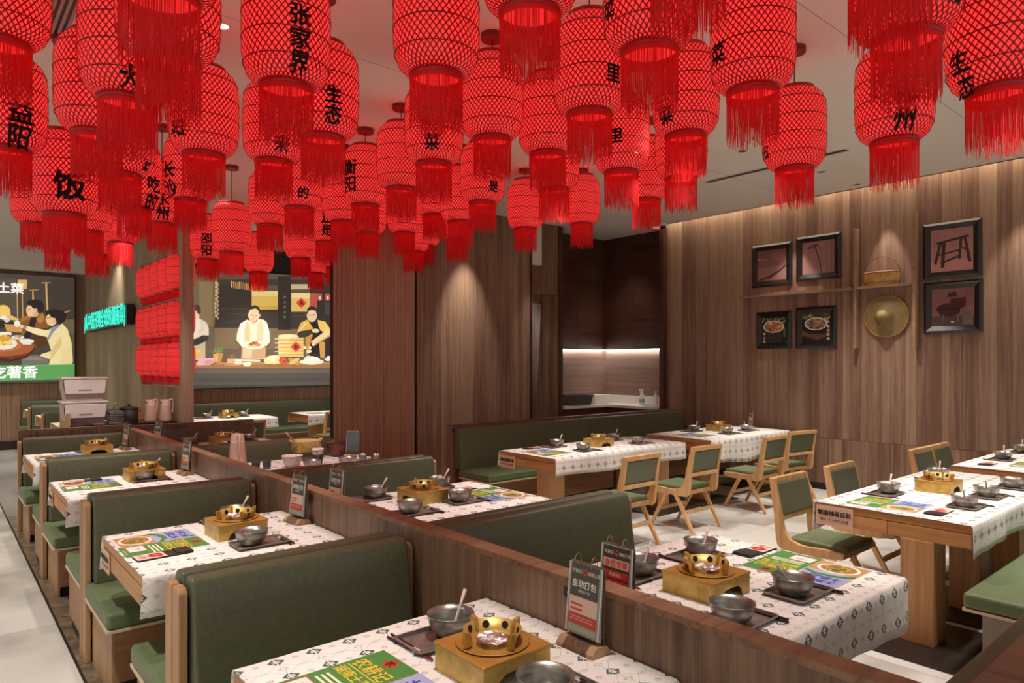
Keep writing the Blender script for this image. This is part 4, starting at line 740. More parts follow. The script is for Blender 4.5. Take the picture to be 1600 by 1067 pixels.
# ------------------------------------------------------------------ flip menu stands
def make_stand(W=.075, H=.235, clear=False, red=False):
    """menu stand whose sheets look along -x"""
    t = empty('menu_stand', (0,0,0))
    sec = [(-.04,0),(.04,0),(.04,.012),(.022,.03),(-.022,.03),(-.04,.012)]
    b = MB().prism(sec, -.05, .05, 'y').build('base', M_WALNUT, t)
    for y in (-.078, .05): MB().prism(sec, y, y+.028, 'y').build('base_end', M_OAK, b)
    Ml = Matrix.Translation((.0,0,.028)) @ Matrix.Rotation(R(4), 4, 'Y')
    if not clear: MB().prism([(y, z) for y, z in rrect(-W, W, .0, H, .012)], .004, .008, 'x').build('board', M_WALNUT, t, rot=(0, R(2), 0), loc=(.008,0,.028))
    for i in range(3):
        pg = MB().box(-.0008, 0, -W+.004, W-.004, .010+.002*i, H-.006).build('page', M_GLASS if clear else bpy.data.materials['menu_sheet'], t, rot=(0, R(3+1.8*i), 0), loc=(.004-.0065*i,0,.03))
    a = Art(); a.dz = .00004; w = W-.010; h = H-.02
    if clear: a.rect('b9aca2', -w, 0, -w+.004, h); a.rect('b9aca2', -w, h-.004, w, h)
    elif red:
        a.rect('8f8d86', -w, 0, w, h); a.rect('3a332d', -w+.005, .005, w-.005, h-.004); mark(a, 0, h-.025, .011); a.text('d8c9a8', '农耕记', -.035, h-.025, .014, .02); a.text('d8c9a8', '湖南土菜', .037, h-.025, .013, .02)
        a.rect('d9a08a', -w+.008, h-.075, w-.008, h-.045); a.text('b5342c', '会员专享', 0, h-.06, .026, .03)
        for i in range(4): a.rect('b8342f', -w+.008, .012+.031*i, w-.008, .038+.031*i); a.text('ecc3b5', '充值有礼', 0, .025+.031*i, .014, .01)
    else:
        a.rect('8f8d86', -w, 0, w, h); a.rect('4c4b45', -w+.006, .10, w-.006, h); mark(a, 0, h-.025, .011); a.text('d8c9a8', '农耕记', -.035, h-.025, .014, .02); a.text('d8c9a8', '湖南土菜', .037, h-.025, .013, .02)
        a.text('e9e1cf', '自助打包', 0, h-.062, .026, .03); a.text('d8d0be', '请扫码下单', 0, h-.085, .010, .01)
        a.rect('d7b7a3', -w+.006, .062, w-.006, .112); a.rect('c04f3f', -w+.012, .085, -.002, .092); a.rect('c04f3f', -w+.012, .070, -.002, .077)
        a.rect('b8483c', -w+.006, .028, w-.006, .06); a.rect('e0a79a', -w+.014, .05, w-.02, .052); a.rect('e0a79a', -w+.014, .042, w-.02, .044); a.rect('9aa08f', -w+.006, .006, w-.006, .026)
    pr = a.build('print', M_PRINT, t, Matrix.Translation((-.0094,0,.0455)) @ Matrix.Rotation(R(6.6), 4, 'Y') @ frame((0,0,0), (0,-1,0), (0,0,1)))
    rm = MB().tube([(.010+.014*math.cos(x), 0, .010+.022*math.sin(x)) for x in [R(d) for d in range(-40, 221, 20)]], .0013, 6).mesh('ring', M_BRASS, True)
    for y in (-.035, .035): mobj('ring', rm, t, (.006, y, .03+H-.008))
    if not clear: MB().tube([(.012, -W+.002, .012),(.012,-W+.002,.05)], .003, 6).build('peg', M_BLACK, t)
    return t
plain('menu_sheet', 'cfd0cb', .3)
sd = make_stand(); first = True
for x, y, k, rz, lb in [(1.545,1.475,'T1',0,'flip menu stand on first aisle table against the partition'), (1.545,3.66,'T2',.12,'flip menu stand on second aisle table against the partition'),
    (1.53,5.80,'T3',.1,'flip menu stand on third aisle table'), (1.50,7.85,'T4',.1,'flip menu stand on fourth aisle table'),
    (1.80,3.72,'M2',.1,'flip menu stand behind the partition on second inner table'), (1.82,7.95,'M4',.2,'flip menu stand on the fourth inner table'),
    (8.72,5.1,'B',-.7,'flip menu stand against the plank wall')]:
    z = TB[k][4]+.0045
    if first: sd.location = (x, y, z); sd.rotation_euler = (0,0,rz); tag(sd, lb, 'menu stand', 'flip menu stands'); first = False
    else: dup(sd, (x, y, z), rz, lb)
s3 = make_stand(red=True); s3.location = (1.785, 1.555, .7945); tag(s3, 'flip menu stand with red panels just behind the partition', 'menu stand', 'flip menu stands')
s2 = make_stand(.07, .22, True); s2.location = (3.0, 5.83, .7945); s2.rotation_euler = (0,0,.7); tag(s2, 'clear acrylic menu stand on the table cluttered with dishes', 'menu stand', 'flip menu stands')
# small black seat plates
def plaque(o, x, y, txt, lb):
    t = empty('seat_plaque', o); Mx = frame((0,0,0), x, y)
    MB().box(-.022,.022,-.016,.016,0,.003, M=Mx).build('plate', M_PAPERB, t); lettering(txt, .016, M_WHITE, t, Mx @ Matrix.Translation((0,0,.0035)), .01); return tag(t, lb, 'plaque', 'black seat plaques')
plaque((1.609,1.60,.925), (0,-1,0), (0,0,1), '8', 'small black seat plaque on the partition by the first menu stand'); plaque((1.609,3.62,.93), (0,-1,0), (0,0,1), '6', 'small black seat plaque on the partition by the second menu stand')
plaque((4.60,6.448,.90), (1,0,0), (0,0,1), '12', 'black seat plaque at the end of the bench partition'); plaque((6.70,6.4485,.935), (1,0,0), (0,0,1), '11', 'black seat plaque between the two bench backs')
# ------------------------------------------------------------------ dishes on the third inner table
ZM = .7945
def pitcher(x, y, z, rz, lb):
    t = empty('water_pitcher', (x, y, z), rz)
    MB().lathe([(0,0),(.075,0),(.078,.01),(.058,.20),(.0575,.21),(.055,.21),(.0545,.20)], 28).build('body', M_PINK, t, smooth=True)
    MB().lathe([(.0585,.198),(.059,.203),(.0585,.208)], 28).build('seam_ring', M_WHITE, t, smooth=True)
    MB().lathe([(.0575,.21),(.05,.262),(.046,.268),(0,.27)], 28).build('lid', M_PINK, t, smooth=True)
    MB().add([(-.055,-.022,.215),(-.055,.022,.215),(-.085,0,.272),(-.04,-.026,.27),(-.04,.026,.27),(-.05,0,.205)], [(0,2,3),(1,4,2),(2,4,3),(0,5,1),(0,1,2)]).build('spout', M_PINK, t)
    MB().tube([(.05,0,.26),(.098,0,.262),(.105,0,.24),(.102,0,.15),(.093,0,.10),(.068,0,.09)], [.012,.012,.013,.012,.011,.01], 8).build('handle', M_PINK, t, smooth=True)
    return tag(t, lb, 'pitcher', 'pink water pitchers')
pitcher(2.02, 6.05, ZM, R(-100), 'pink water pitcher standing on the dish-cluttered table')
pitcher(2.12, 9.6, .94, R(30), 'pink water pitcher on the rear counter, nearer the pot'); pitcher(2.275, 9.50, .94, R(20), 'pink water pitcher on the rear counter, nearer the pillar')
def bowl_of(name, x, y, r, h, mat, lb, cat, lift=0):
    t = empty(name, (x, y, ZM+lift))
    MB().lathe([(0,.004),(r*.5,.004),(r*.5,0),(r*.56,0),(r*.6,.012),(r*.84,h*.5),(r,h*.97),(r*1.0,h),(r*.965,h),(r*.8,h*.5),(r*.5,.02),(0,.016)], 30).build('body', mat, t, smooth=True); return t, cat, lb
M_PATT = mottled('patterned_ceramic', 'c8b3aa', 'efe6e0', 60, .25, lo=.42, hi=.5)
t, c_, l_ = bowl_of('rice_bowl', 2.33, 5.62, .088, .10, M_PATT, 0, 0); tag(t, 'white patterned ceramic bowl near the black drink cup', 'bowl')
t, c_, l_ = bowl_of('hotpot_bowl', 2.62, 6.0, .135, .10, plain('cream_pot', 'd9bf84', .3), 0, 0, .075); tag(t, 'cream hotpot bowl raised on a gilded stand with a ladle', 'pot')
for s in (-1, 1): MB().tube([(s*.12,-.03,.085),(s*.150,-.02,.105),(s*.150,.02,.105),(s*.12,.03,.085)], .008, 6).build('handle', bpy.data.materials['cream_pot'], t, smooth=True)
MB().tube([(.134*math.cos(x), .134*math.sin(x), .088+.006*math.sin(4*x)) for x in [2*math.pi*i/40 for i in range(41)]], .002, 5).build('rope_line', M_PAPERB, t)
MB().prism(rrect(-.11,.11,-.1,.1,.02), 0, .074, 'z').build('pot_stand', M_GOLD, t); 
bpy.data.objects[t.name].children[-1].location = (0,0,-.075)
o = MB().tube([(.0,0,0),(-.05,.02,.06),(-.10,.04,.125)], [.012,.007,.008], 8).build('ladle', plain('pink_ladle', 'b98379', .4), loc=(2.55,6.02,ZM+.13), smooth=True); tag(o, 'pinkish ladle leaning in the cream hotpot bowl', 'ladle')
t, c_, l_ = bowl_of('clay_pot', 2.94, 6.0, .12, .115, plain('maroon_pot', '7c3a35', .3), 0, 0); tag(t, 'maroon clay pot with a dark lid beside the cup', 'pot')
MB().lathe([(.119,.116),(.122,.122),(.10,.130),(.0,.132)], 28).build('lid', plain('pot_lid', '2c2220', .3), t, smooth=True)
MB().tube([(.115,-.03,.09),(.155,-.02,.085),(.155,.02,.085),(.115,.03,.09)], .011, 6).build('handle', plain('pot_handle', 'c99a78', .4), t, smooth=True)
MB().lathe([(0,0),(.012,0)], 12).build('side_hole', M_BLACK, t, loc=(-.03,-.106,.05), rot=(R(80),0,0))
t = empty('drink_cup', (2.53, 5.55, ZM)); MB().lathe([(0,0),(.034,0),(.044,.10),(.0,.10)], 26).build('sleeve', M_PAPERB, t, smooth=True); MB().lathe([(.0442,.10),(.048,.135),(.0,.136)], 26).build('cup_wall', plain('milky_plastic', 'd9cfc8', .2), t, smooth=True)
MB().lathe([(.050,.135),(.050,.144),(.044,.152),(0,.152)], 26).build('lid', M_CERAM, t, smooth=True); MB().tube([(0,0,.15),(.004,0,.215)], .006, 8).build('straw', plain('pink_straw', 'c9938a', .4), t)
a = Art(); a.dz = .0003; mark(a, 0, 0, .027); az = Vector((-.42,-.9,0)).normalized()
a.build('seal_print', M_PRINT, t, frame((az.x*.0415, az.y*.0415, .052), (-az.y, az.x, 0), (0,0,1))); tag(t, 'takeaway cup with black sleeve and red seal and a straw', 'cup')
def plate(x, y, r, lb):
    o = MB().lathe([(0,.004),(r*.6,.004),(r*.62,0),(r*.68,0),(r,.014),(r*.99,.018),(r*.66,.007),(0,.007)], 30).build('plate', M_CERAM, smooth=True, loc=(x, y, ZM)); return tag(o, lb, 'plate', 'white plates')
plate(2.66, 5.52, .085, 'white plate beside the black drink cup'); plate(3.0, 5.66, .09, 'white plate behind the steel cups by acrylic stand')
def cup(x, y, lb, mat=M_STEEL, r=.034, h=.075):
    o = MB().lathe([(0,.003),(r*.88,.003),(r*.88,0),(r*.92,0),(r,h),(r*.95,h),(r*.84,.008),(0,.006)], 24).build('tumbler', mat, smooth=True, loc=(x, y, ZM)); return tag(o, lb, 'cup', 'tumblers on the cluttered table')
cup(2.93, 5.50, 'steel tumbler before the acrylic stand'); cup(3.02, 5.42, 'steel tumbler at the bench edge beyond the first'); 
cup(2.06, 5.72, 'clear tumbler by the partition nearest the pitcher', M_GLASS); cup(2.13, 5.66, 'clear tumbler by the partition next to the patterned bowl', M_GLASS)
for x, y, lb in ((2.74,5.42,'steel bowl beside the white plate on cluttered table'), (2.42,5.42,'steel bowl in front of the drink cup on cluttered table')): put(BO, (x, y, ZM), 0, lb, 'bowl', 'steel soup bowls')
# ------------------------------------------------------------------ rear counter with crates, pot and trays
t = empty('service_counter', (0,0,0)); box('top', plain('black_top', '1d1917', .25), 1.22, 2.36, 9.3, 9.95, .9, .94, t); box('body', M_OAKX, 1.24, 2.36, 9.33, 9.95, 0, .9, t); box('side_panel', M_OAK, 1.19, 1.22, 9.3, 9.95, 0, 1.09, t); box('back_ledge', M_OAKX, 1.9, 2.36, 9.9, 9.95, .94, 1.10, t)
tag(t, 'wooden service counter with a black top behind the booths', 'counter')
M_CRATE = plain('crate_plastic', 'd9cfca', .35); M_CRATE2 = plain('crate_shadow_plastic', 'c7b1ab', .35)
def crate(x, y, z, lb):
    t = empty('storage_crate', (x, y, z)); mb = MB(); W, D, H = .215, .18, .27
    def ring(s, z): return [(-W*s,-D*s,z),(W*s,-D*s,z),(W*s,D*s,z),(-W*s,D*s,z)]
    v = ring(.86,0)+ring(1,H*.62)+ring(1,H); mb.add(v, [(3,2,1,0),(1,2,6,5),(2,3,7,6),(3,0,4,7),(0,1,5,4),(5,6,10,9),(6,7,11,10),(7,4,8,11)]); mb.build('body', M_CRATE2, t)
    MB().box(-W-.02, W+.02, -D-.01, D+.02, H-.012, H+.012).build('rim', M_CRATE, t, bev=.006)
    MB().prism([(-.20,.10),(-.19,.085),(.19,.085),(.20,.10),(.215,H-.02),(-.215,H-.02)], -D-.028, -D-.012, 'y').build('drop_front', M_CRATE, t, bev=.006)
    MB().prism(rrect(-.07,.07,.118,.136,.008), -D-.03, -D-.027, 'y').build('handle_slot', plain('slot_shade', '9c8580', .6) if 'slot_shade' not in bpy.data.materials else bpy.data.materials['slot_shade'], t)
    return tag(t, lb, 'crate', 'white stacking crates')
crate(1.385, 9.6, .94, 'white drop-front crate on the counter, lower of the two'); crate(1.38, 9.6, 1.225, 'white drop-front crate stacked on the other crate')
for i in range(7):
    o = MB().prism(rrect(-.085,.085,-.08,.08,.02), 0, .013, 'z').build('steel_dish', M_STEEL if i % 2 else M_STEELD, loc=(1.71+.004*(i % 3), 9.52, .94+.022*i)); tag(o, f'shallow steel dish in the stack beside the crates, {ORD[i]} from the counter', 'dish', 'stacked steel dishes')
t = empty('stock_pot', (1.90, 9.72, .94)); MB().lathe([(0,0),(.10,0),(.105,.01),(.105,.155),(.0,.155)], 28).build('body', M_PAPERB, t, smooth=True); MB().lathe([(.112,.155),(.112,.165),(.05,.185),(0,.188)], 28).build('lid', M_PAPERB, t, smooth=True); MB().lathe([(0.01,.186),(.012,.20),(.022,.21),(0,.214)], 14).build('knob', M_PAPERB, t, smooth=True)
for s in (-1, 1): MB().tube([(s*.10,-.03,.12),(s*.13,-.02,.12),(s*.13,.02,.12),(s*.10,.03,.12)], .007, 6).build('handle', M_PAPERB, t)
tag(t, 'black lidded stock pot between the dish stack and pitchers', 'pot')
o = MB().tube([(0,0,0),(.0,.01,.10),(.0,.0,.16),(.012,.0,.165)], .006, 6).build('ladle', M_STEEL, loc=(1.74, 9.74, 1.0)); tag(o, 'steel ladle standing behind the dish stack', 'ladle')
o = MB().box(-.12,.12,-.07,.07,0,.015).build('folded_cloth', M_PAPERB, loc=(1.33, 9.36, .942), bev=.006); tag(o, 'dark folded cloth on the counter before the crates', 'cloth')
# ------------------------------------------------------------------ kitchen niche
t = empty('wall_cabinet', (0,0,0))
for x0, x1 in ((7.70,8.43),(8.435,9.165)): MB().box(x0, x1, 8.17, 8.22, 1.9, CEIL-.17).build('door', M_DARKW, t)
for y0, y1 in ((6.84,7.52),(7.525,8.168)): MB().box(9.115, 9.165, y0, y1, 1.9, CEIL-.17).build('door', M_DARKWY, t)
box('fascia', M_DARKW, 7.70, 9.17, 8.19, 8.22, CEIL-.168, CEIL, t); box('fascia', M_DARKW, 9.13, 9.17, 6.84, 8.19, CEIL-.168, CEIL, t)
box('led_strip', M_LED, 7.70, 9.11, 8.175, 8.205, 1.885, 1.899, t); box('led_strip', M_LED, 9.12, 9.15, 6.84, 8.17, 1.885, 1.899, t)
tag(t, 'dark wood corner cabinets with LED strip underneath in the niche', 'cabinet')
t = empty('niche_counter', (0,0,0)); M_QTZ = plain('white_quartz', 'ece8e2', .25)
box('top', M_QTZ, 7.70, 9.16, 7.72, 8.21, .93, .97, t); box('top', M_QTZ, 8.66, 9.16, 6.84, 7.72, .93, .97, t); box('upstand', M_QTZ, 7.70, 9.16, 8.18, 8.21, .97, 1.11, t); box('upstand', M_QTZ, 9.13, 9.16, 6.84, 8.18, .97, 1.11, t)
box('cupboard', M_DARKW, 7.70, 9.16, 7.76, 8.21, 0, .93, t); box('cupboard', M_DARKW, 8.70, 9.16, 6.84, 7.76, 0, .93, t); tag(t, 'white quartz counter in the corner niche with dark cupboards below', 'counter')
def tub(x, y, z, w, d, h, mat, lb, lid=None):
    t = empty('plastic_tub', (x, y, z)); v = [(-w*.86,-d*.86,0),(w*.86,-d*.86,0),(w*.86,d*.86,0),(-w*.86,d*.86,0),(-w,-d,h),(w,-d,h),(w,d,h),(-w,d,h),(-w*.93,-d*.93,h),(w*.93,-d*.93,h),(w*.93,d*.93,h),(-w*.93,d*.93,h),(-w*.82,-d*.82,.01),(w*.82,-d*.82,.01),(w*.82,d*.82,.01),(-w*.82,d*.82,.01)]
    MB().add(v, [(3,2,1,0),(0,1,5,4),(1,2,6,5),(2,3,7,6),(3,0,4,7),(4,5,9,8),(5,6,10,9),(6,7,11,10),(7,4,8,11),(8,9,13,12),(9,10,14,13),(10,11,15,14),(11,8,12,15),(12,13,14,15)]).build('body', mat, t)
    MB().box(-w-.012, w+.012, -d-.012, -d, h-.02, h).build('rim', mat, t)
    if lid: box('lid', lid, -w-.01, w+.01, -d-.01, d+.01, h, h+.02, t)
    return tag(t, lb, 'tub')
tub(8.13, 7.9, .972, .25, .14, .17, plain('grey_tub', '4b4744', .5), 'grey plastic tub on the white niche counter'); tub(8.72, 7.98, .972, .2, .12, .13, plain('white_tub', 'e6e2dc', .3), 'white lidded box in the corner of the niche counter', M_WHITE)
t = empty('spray_bottle', (8.98, 7.22, .972)); MB().lathe([(0,0),(.048,0),(.05,.01),(.05,.10),(.035,.16),(.017,.20),(.017,.23),(0,.23)], 22).build('body', M_WHITE, t, smooth=True); MB().box(-.07,.03,-.014,.014,.23,.27).build('trigger_head', M_WHITE, t, bev=.006); MB().tube([(-.04,0,.235),(-.05,0,.20),(-.045,0,.18)], .006, 6).build('trigger', M_WHITE, t); MB().lathe([(.0508,.04),(.0508,.10)], 22).build('paper_label', plain('label_green', '8fae8f', .5), t, smooth=True); tag(t, 'white spray bottle on the niche counter', 'bottle')
t = empty('soap_bottle', (9.0, 6.95, .972)); MB().lathe([(0,0),(.032,0),(.034,.01),(.034,.16),(.02,.18),(.02,.23),(0,.232)], 20).build('body', M_WHITE, t, smooth=True); MB().lathe([(.021,.185),(.021,.215)], 20).build('collar', plain('grey_collar', 'a9a49f', .4), t, smooth=True); tag(t, 'slim white bottle at the end of the niche counter', 'bottle')
o = MB(); rnd = random.Random(5); 
for i in range(9):
    for j in range(7): o.v.append((-.1+.025*i+rnd.uniform(-.005,.005), -.08+.026*j+rnd.uniform(-.005,.005), .012+.016*abs(math.sin(i*1.3+j*.9))))
o.f = [(i*7+j,(i+1)*7+j,(i+1)*7+j+1,i*7+j+1) for i in range(8) for j in range(6)]; o.mi = [0]*len(o.f)
o = o.build('wiping_cloth', plain('teal_cloth', '86bdae', .9), loc=(8.9, 7.05, .972), smooth=True); s_ = o.modifiers.new('t', 'SOLIDIFY'); s_.thickness = .006; tag(o, 'crumpled pale teal cloth beside the spray bottle', 'cloth')
# ------------------------------------------------------------------ wall decorations on the plank wall (x = 9)
XW = 8.996
def wframe(y, z, w, h, lb, draw, dark='241a17'):
    t = empty('picture_frame', (XW, y, z)); b = .085; hw, hh = w/2, h/2; d = .035
    mt = bpy.data.materials.get('frame_black') or plain('frame_black', '1d1513', .3)
    for s in (-1, 1):
        MB().add([(-.012,s*hw,-hh),(-.012,s*hw,hh),(-d,s*(hw-b*.35),hh-b*.35),(-d,s*(hw-b*.35),-hh+b*.35),(-.008,s*(hw-b),hh-b),(-.008,s*(hw-b),-hh+b),(0,s*hw,-hh),(0,s*hw,hh)], [(0,1,2,3),(3,2,4,5),(6,7,1,0)]).build('stile', mt, t)
        MB().add([(-.012,-hw,s*hh),(-.012,hw,s*hh),(-d,hw-b*.35,s*(hh-b*.35)),(-d,-hw+b*.35,s*(hh-b*.35)),(-.008,hw-b,s*(hh-b)),(-.008,-hw+b,s*(hh-b)),(0,-hw,s*hh),(0,hw,s*hh)], [(0,1,2,3),(3,2,4,5),(6,7,1,0)]).build('rail', mt, t)
    a = Art(); iw, ih = hw-b, hh-b; draw(a, iw, ih)
    v2, f2, c2 = [], [], []
    for f, c in zip(a.f, a.c):
        zz = a.v[f[0]][2]; q = clip([a.v[i][:2] for i in f], -iw, iw, -ih, ih)
        if len(q) > 2: n = len(v2); v2 += [(p[0], p[1], zz*.2) for p in q]; f2.append(list(range(n, n+len(q)))); c2.append(c)
    a.v, a.f, a.c = v2, f2, [tuple(min(1, q*1.55) for q in c[:3])+(1,) for c in c2]
    a.build('print', M_ART, t, frame((-.009,0,0), (0,-1,0), (0,0,1))); box('backing', mt, -.007, 0, -hw+.01, hw-.01, -hh+.01, hh-.01, t)
    g = t; return tag(t, lb, 'picture', 'black framed pictures on the plank wall', 'thing')
def script_cols(a, x0, x1, y0, y1, col):
    rnd = random.Random(int(x0*1000)); x = x0
    while x < x1:
        y = y1
        while y > y0: a.rect(col, x, y-.010, x+.010, y); y -= .017
        x += .020
def d_knife(a, w, h):
    a.rect('7e5a55', -w, -h, w, h); a.rect('6b4a47', -w, -.02, w, h); a.ell('76534f', .1, .12, .1, .07); a.poly('3c2525', [(-w+.02,-.19),(-.05,-.15),(.10,-.08),(.19,-.02),(.215,-.01),(.21,-.035),(.12,-.10),(-.02,-.175),(-.15,-.205),(-w+.02,-.21)]); a.poly('a78d88', [(-w,.11),(-.02,.075),(-.1,.09),(-w,.095)]); script_cols(a, -.17, -.04, .06, .2, '59403d')
def d_hoe(a, w, h):
    a.rect('84605a', -w, -h, w, h); a.ell('785550', -.02, 0, .14, .16); a.poly('33211f', [(-.15,.135),(-.05,.175),(.0,.17),(.0,.155),(-.06,.15),(-.14,.115)]); a.poly('33211f', [(-.055,.16),(-.04,.16),(.03,-.05),(.055,-h),(.042,-h),(.015,-.05)]); script_cols(a, .10, w-.01, -.2, .2, '5f4440')
def d_food(pan):
    def f(a, w, h):
        a.rect('221b18', -w, -h, w, h); a.rect('39332a', -w, .11, w, h); rnd = random.Random(3+pan)
        for i in range(24): a.ell(rnd.choice(['5a6a3a','7c8a58','3d4a2c','8a7a50']), rnd.uniform(-w,w), rnd.uniform(.10,h), .03, .012, rnd.uniform(0,180), 6)
        if not pan: a.poly('2d2f2b', [(-.14,.04),(.14,.04),(.11,-.2),(-.11,-.2)]); a.rect('55503a', .14, -.1, w, .02)
        else: a.poly('5a3d2c', [(-w,-.02),(-.1,-.08),(.12,-.09),(w,.02),(w,-.1),(.02,-.17),(-w,-.1)]); a.poly('8c8580', [(.12,.06),(w,.13),(w,.15),(.11,.09)])
        a.ell('cfc8c0', 0, .05, .155, .085); a.ell('7d6a58', 0, .05, .14, .073)
        for i in range(46):
            g, r = rnd.uniform(0,6.28), rnd.uniform(.1,1)**.6; a.ell(rnd.choice(['b5743e','d3a464','8c2f22','c9b18a','a0522d','6e7a3c'] if not pan else ['5b4a36','8a7250','3d2f24','a98d64']), .125*r*math.cos(g), .05+.06*r*math.sin(g), .022, .010, rnd.uniform(0,180), 6)
        for i, ch_ in enumerate('坪上鸡' if not pan else '农家小炒肉'): a.text('e9e2d6', ch_, (-.14 if not pan else .165), -.05-.055*i+(.12 if pan else 0), .042, .02)
    return f
def d_stool(a, w, h):
    a.rect('87605b', -w, -h, w, h); a.rect('9a6a62', -w, -h, w, -.12); dk = '33201e'
    a.poly(dk, [(-.17,.10),(.17,.155),(.175,.13),(-.16,.075)])
    for p in ([(-.13,.09),(-.10,.09),(-.155,-.16),(-.185,-.15)], [(-.10,.09),(-.06,.1),(-.075,-.20),(-.11,-.20)], [(.08,.12),(.11,.13),(.09,-.11),(.065,-.11)], [(.12,.13),(.145,.135),(.2,-.15),(.165,-.16)]): a.poly(dk, p)
    a.poly(dk, [(-.14,-.04),(.08,.0),(.08,-.02),(-.14,-.06)]); a.poly(dk, [(-.12,-.14),(.09,-.06),(.09,-.08),(-.1,-.16)]); a.poly(dk, [(.10,.03),(.17,-.02),(.17,-.035),(.10,.01)]); script_cols(a, -.02, .06, .02, .1, '6e4c48'); script_cols(a, -.2, -.15, .02, .2, '74514d')
def d_stove(a, w, h):
    a.rect('70494a', -w, -h, w, h); a.rect('463732', -w, -h, w, -.10); dk = '3a1c20'
    a.poly(dk, [(-.17,-.02),(-.15,.02),(-.08,.05),(-.02,.05),(-.02,.10),(.13,.11),(.13,.0),(.08,-.02),(.07,-.08),(-.02,-.11),(-.12,-.10)]); a.poly(dk, [(-.06,.12),(-.04,.17),(.03,.18),(.05,.12)]); a.ell('2c1618', -.05, -.02, .12, .012); a.rect('544b42', .10, -.2, .2, -.04); a.rect('5d5148', -.1, -.16, -.085, -.08); a.rect('5d5148', .05, -.17, .065, -.08); a.ell('b8a890', .0, -.17, .02, .008); script_cols(a, .13, .2, .0, .2, '553336')
wframe(4.93, 3.045, .60, .60, 'framed print of an old wooden blade, upper of the shaded pair', d_knife); wframe(4.27, 3.08, .60, .60, 'framed print of a long-handled hoe above the shelf', d_hoe)
wframe(4.90, 2.13, .52, .52, 'framed photo of a deep pot of stew under the shelf', d_food(0)); wframe(4.30, 2.145, .55, .56, 'framed photo of a pan of fried food under the shelf', d_food(1))
wframe(2.71, 2.985, .60, .66, 'framed print of a wooden stool', d_stool); wframe(2.70, 2.32, .60, .60, 'framed print of an old stove beneath the stool print', d_stove)
t = empty('wall_shelf', (XW, 0, 0)); M_SH = wood('shelf_wood', '8a6a52', 'a98a6e', 'y', .45, .03, 20)
box('shelf_board', M_SH, -.16, 0, 3.78, 5.36, 2.60, 2.63, t); box('shelf_board', M_SH, -.16, 0, 3.10, 3.74, 2.60, 2.63, t)
box('upright', M_SH, -.10, 0, 3.74, 3.775, 1.86, 3.38, t); box('upright', M_SH, -.10, 0, 3.06, 3.095, 1.86, 3.48, t); tag(t, 'thin wooden shelf with two uprights on the plank wall', 'shelf')
t = empty('bamboo_basket', (8.90, 3.44, 2.632)); M_BB = mottled('woven_bamboo', 'a5763a', 'd9a75c', 45, .5, bump=.4)
mb = MB(); n = 36
for z, rx, ry in ((0,.060,.19),(.008,.065,.195),(.10,.075,.205),(.16,.08,.21),(.165,.078,.208),(.02,.058,.185)): mb.v += [(rx*math.cos(2*math.pi*k/n), ry*math.sin(2*math.pi*k/n), z) for k in range(n)]
mb.f = [(i*n+k,i*n+(k+1)%n,(i+1)*n+(k+1)%n,(i+1)*n+k) for i in range(5) for k in range(n)]; mb.mi = [0]*len(mb.f); mb.build('woven_body', M_BB, t, smooth=True)
for z in (.155, .03): MB().tube([(.081*math.cos(a)-.0, .211*math.sin(a), z) for a in [2*math.pi*k/36 for k in range(37)]], .007, 6).build('rim_band', plain('dark_bamboo', '6b4426', .5) if 'dark_bamboo' not in bpy.data.materials else bpy.data.materials['dark_bamboo'], t, smooth=True)
MB().tube([(0, .205*math.cos(a), .15+.20*math.sin(a)) for a in [R(d) for d in range(0, 181, 12)]], .006, 6).build('handle', bpy.data.materials['dark_bamboo'], t, smooth=True)
tag(t, 'woven bamboo basket with hoop handle on the wall shelf', 'basket')
t = empty('bamboo_hat', (8.985, 3.415, 2.25), 0); M_HAT = mottled('hat_weave', '6b5733', '9a8253', 110, .6, bump=.6, lo=.35, hi=.65)
MB().lathe([(.262,.0),(.265,.012),(.255,.02),(.20,.03),(.13,.045),(.10,.075),(.085,.12),(.065,.16),(.035,.185),(0,.19)], 40).build('woven_cone', M_HAT, t, rot=(0,R(-90),0), smooth=True)
tr = MB(); rnd = random.Random(8)
for i in range(60):
    a = 2*math.pi*i/60; tr.tube([(-.012-rnd.uniform(0,.006), .262*math.cos(a), .262*math.sin(a)), (-.02, .245*math.cos(a+.14), .245*math.sin(a+.14))], .005, 5)
tr.build('rim_binding', M_BB, t); bpy.data.objects[t.children[-1].name]['kind'] = 'stuff'
tag(t, 'round conical bamboo hat hanging under the basket', 'hat')
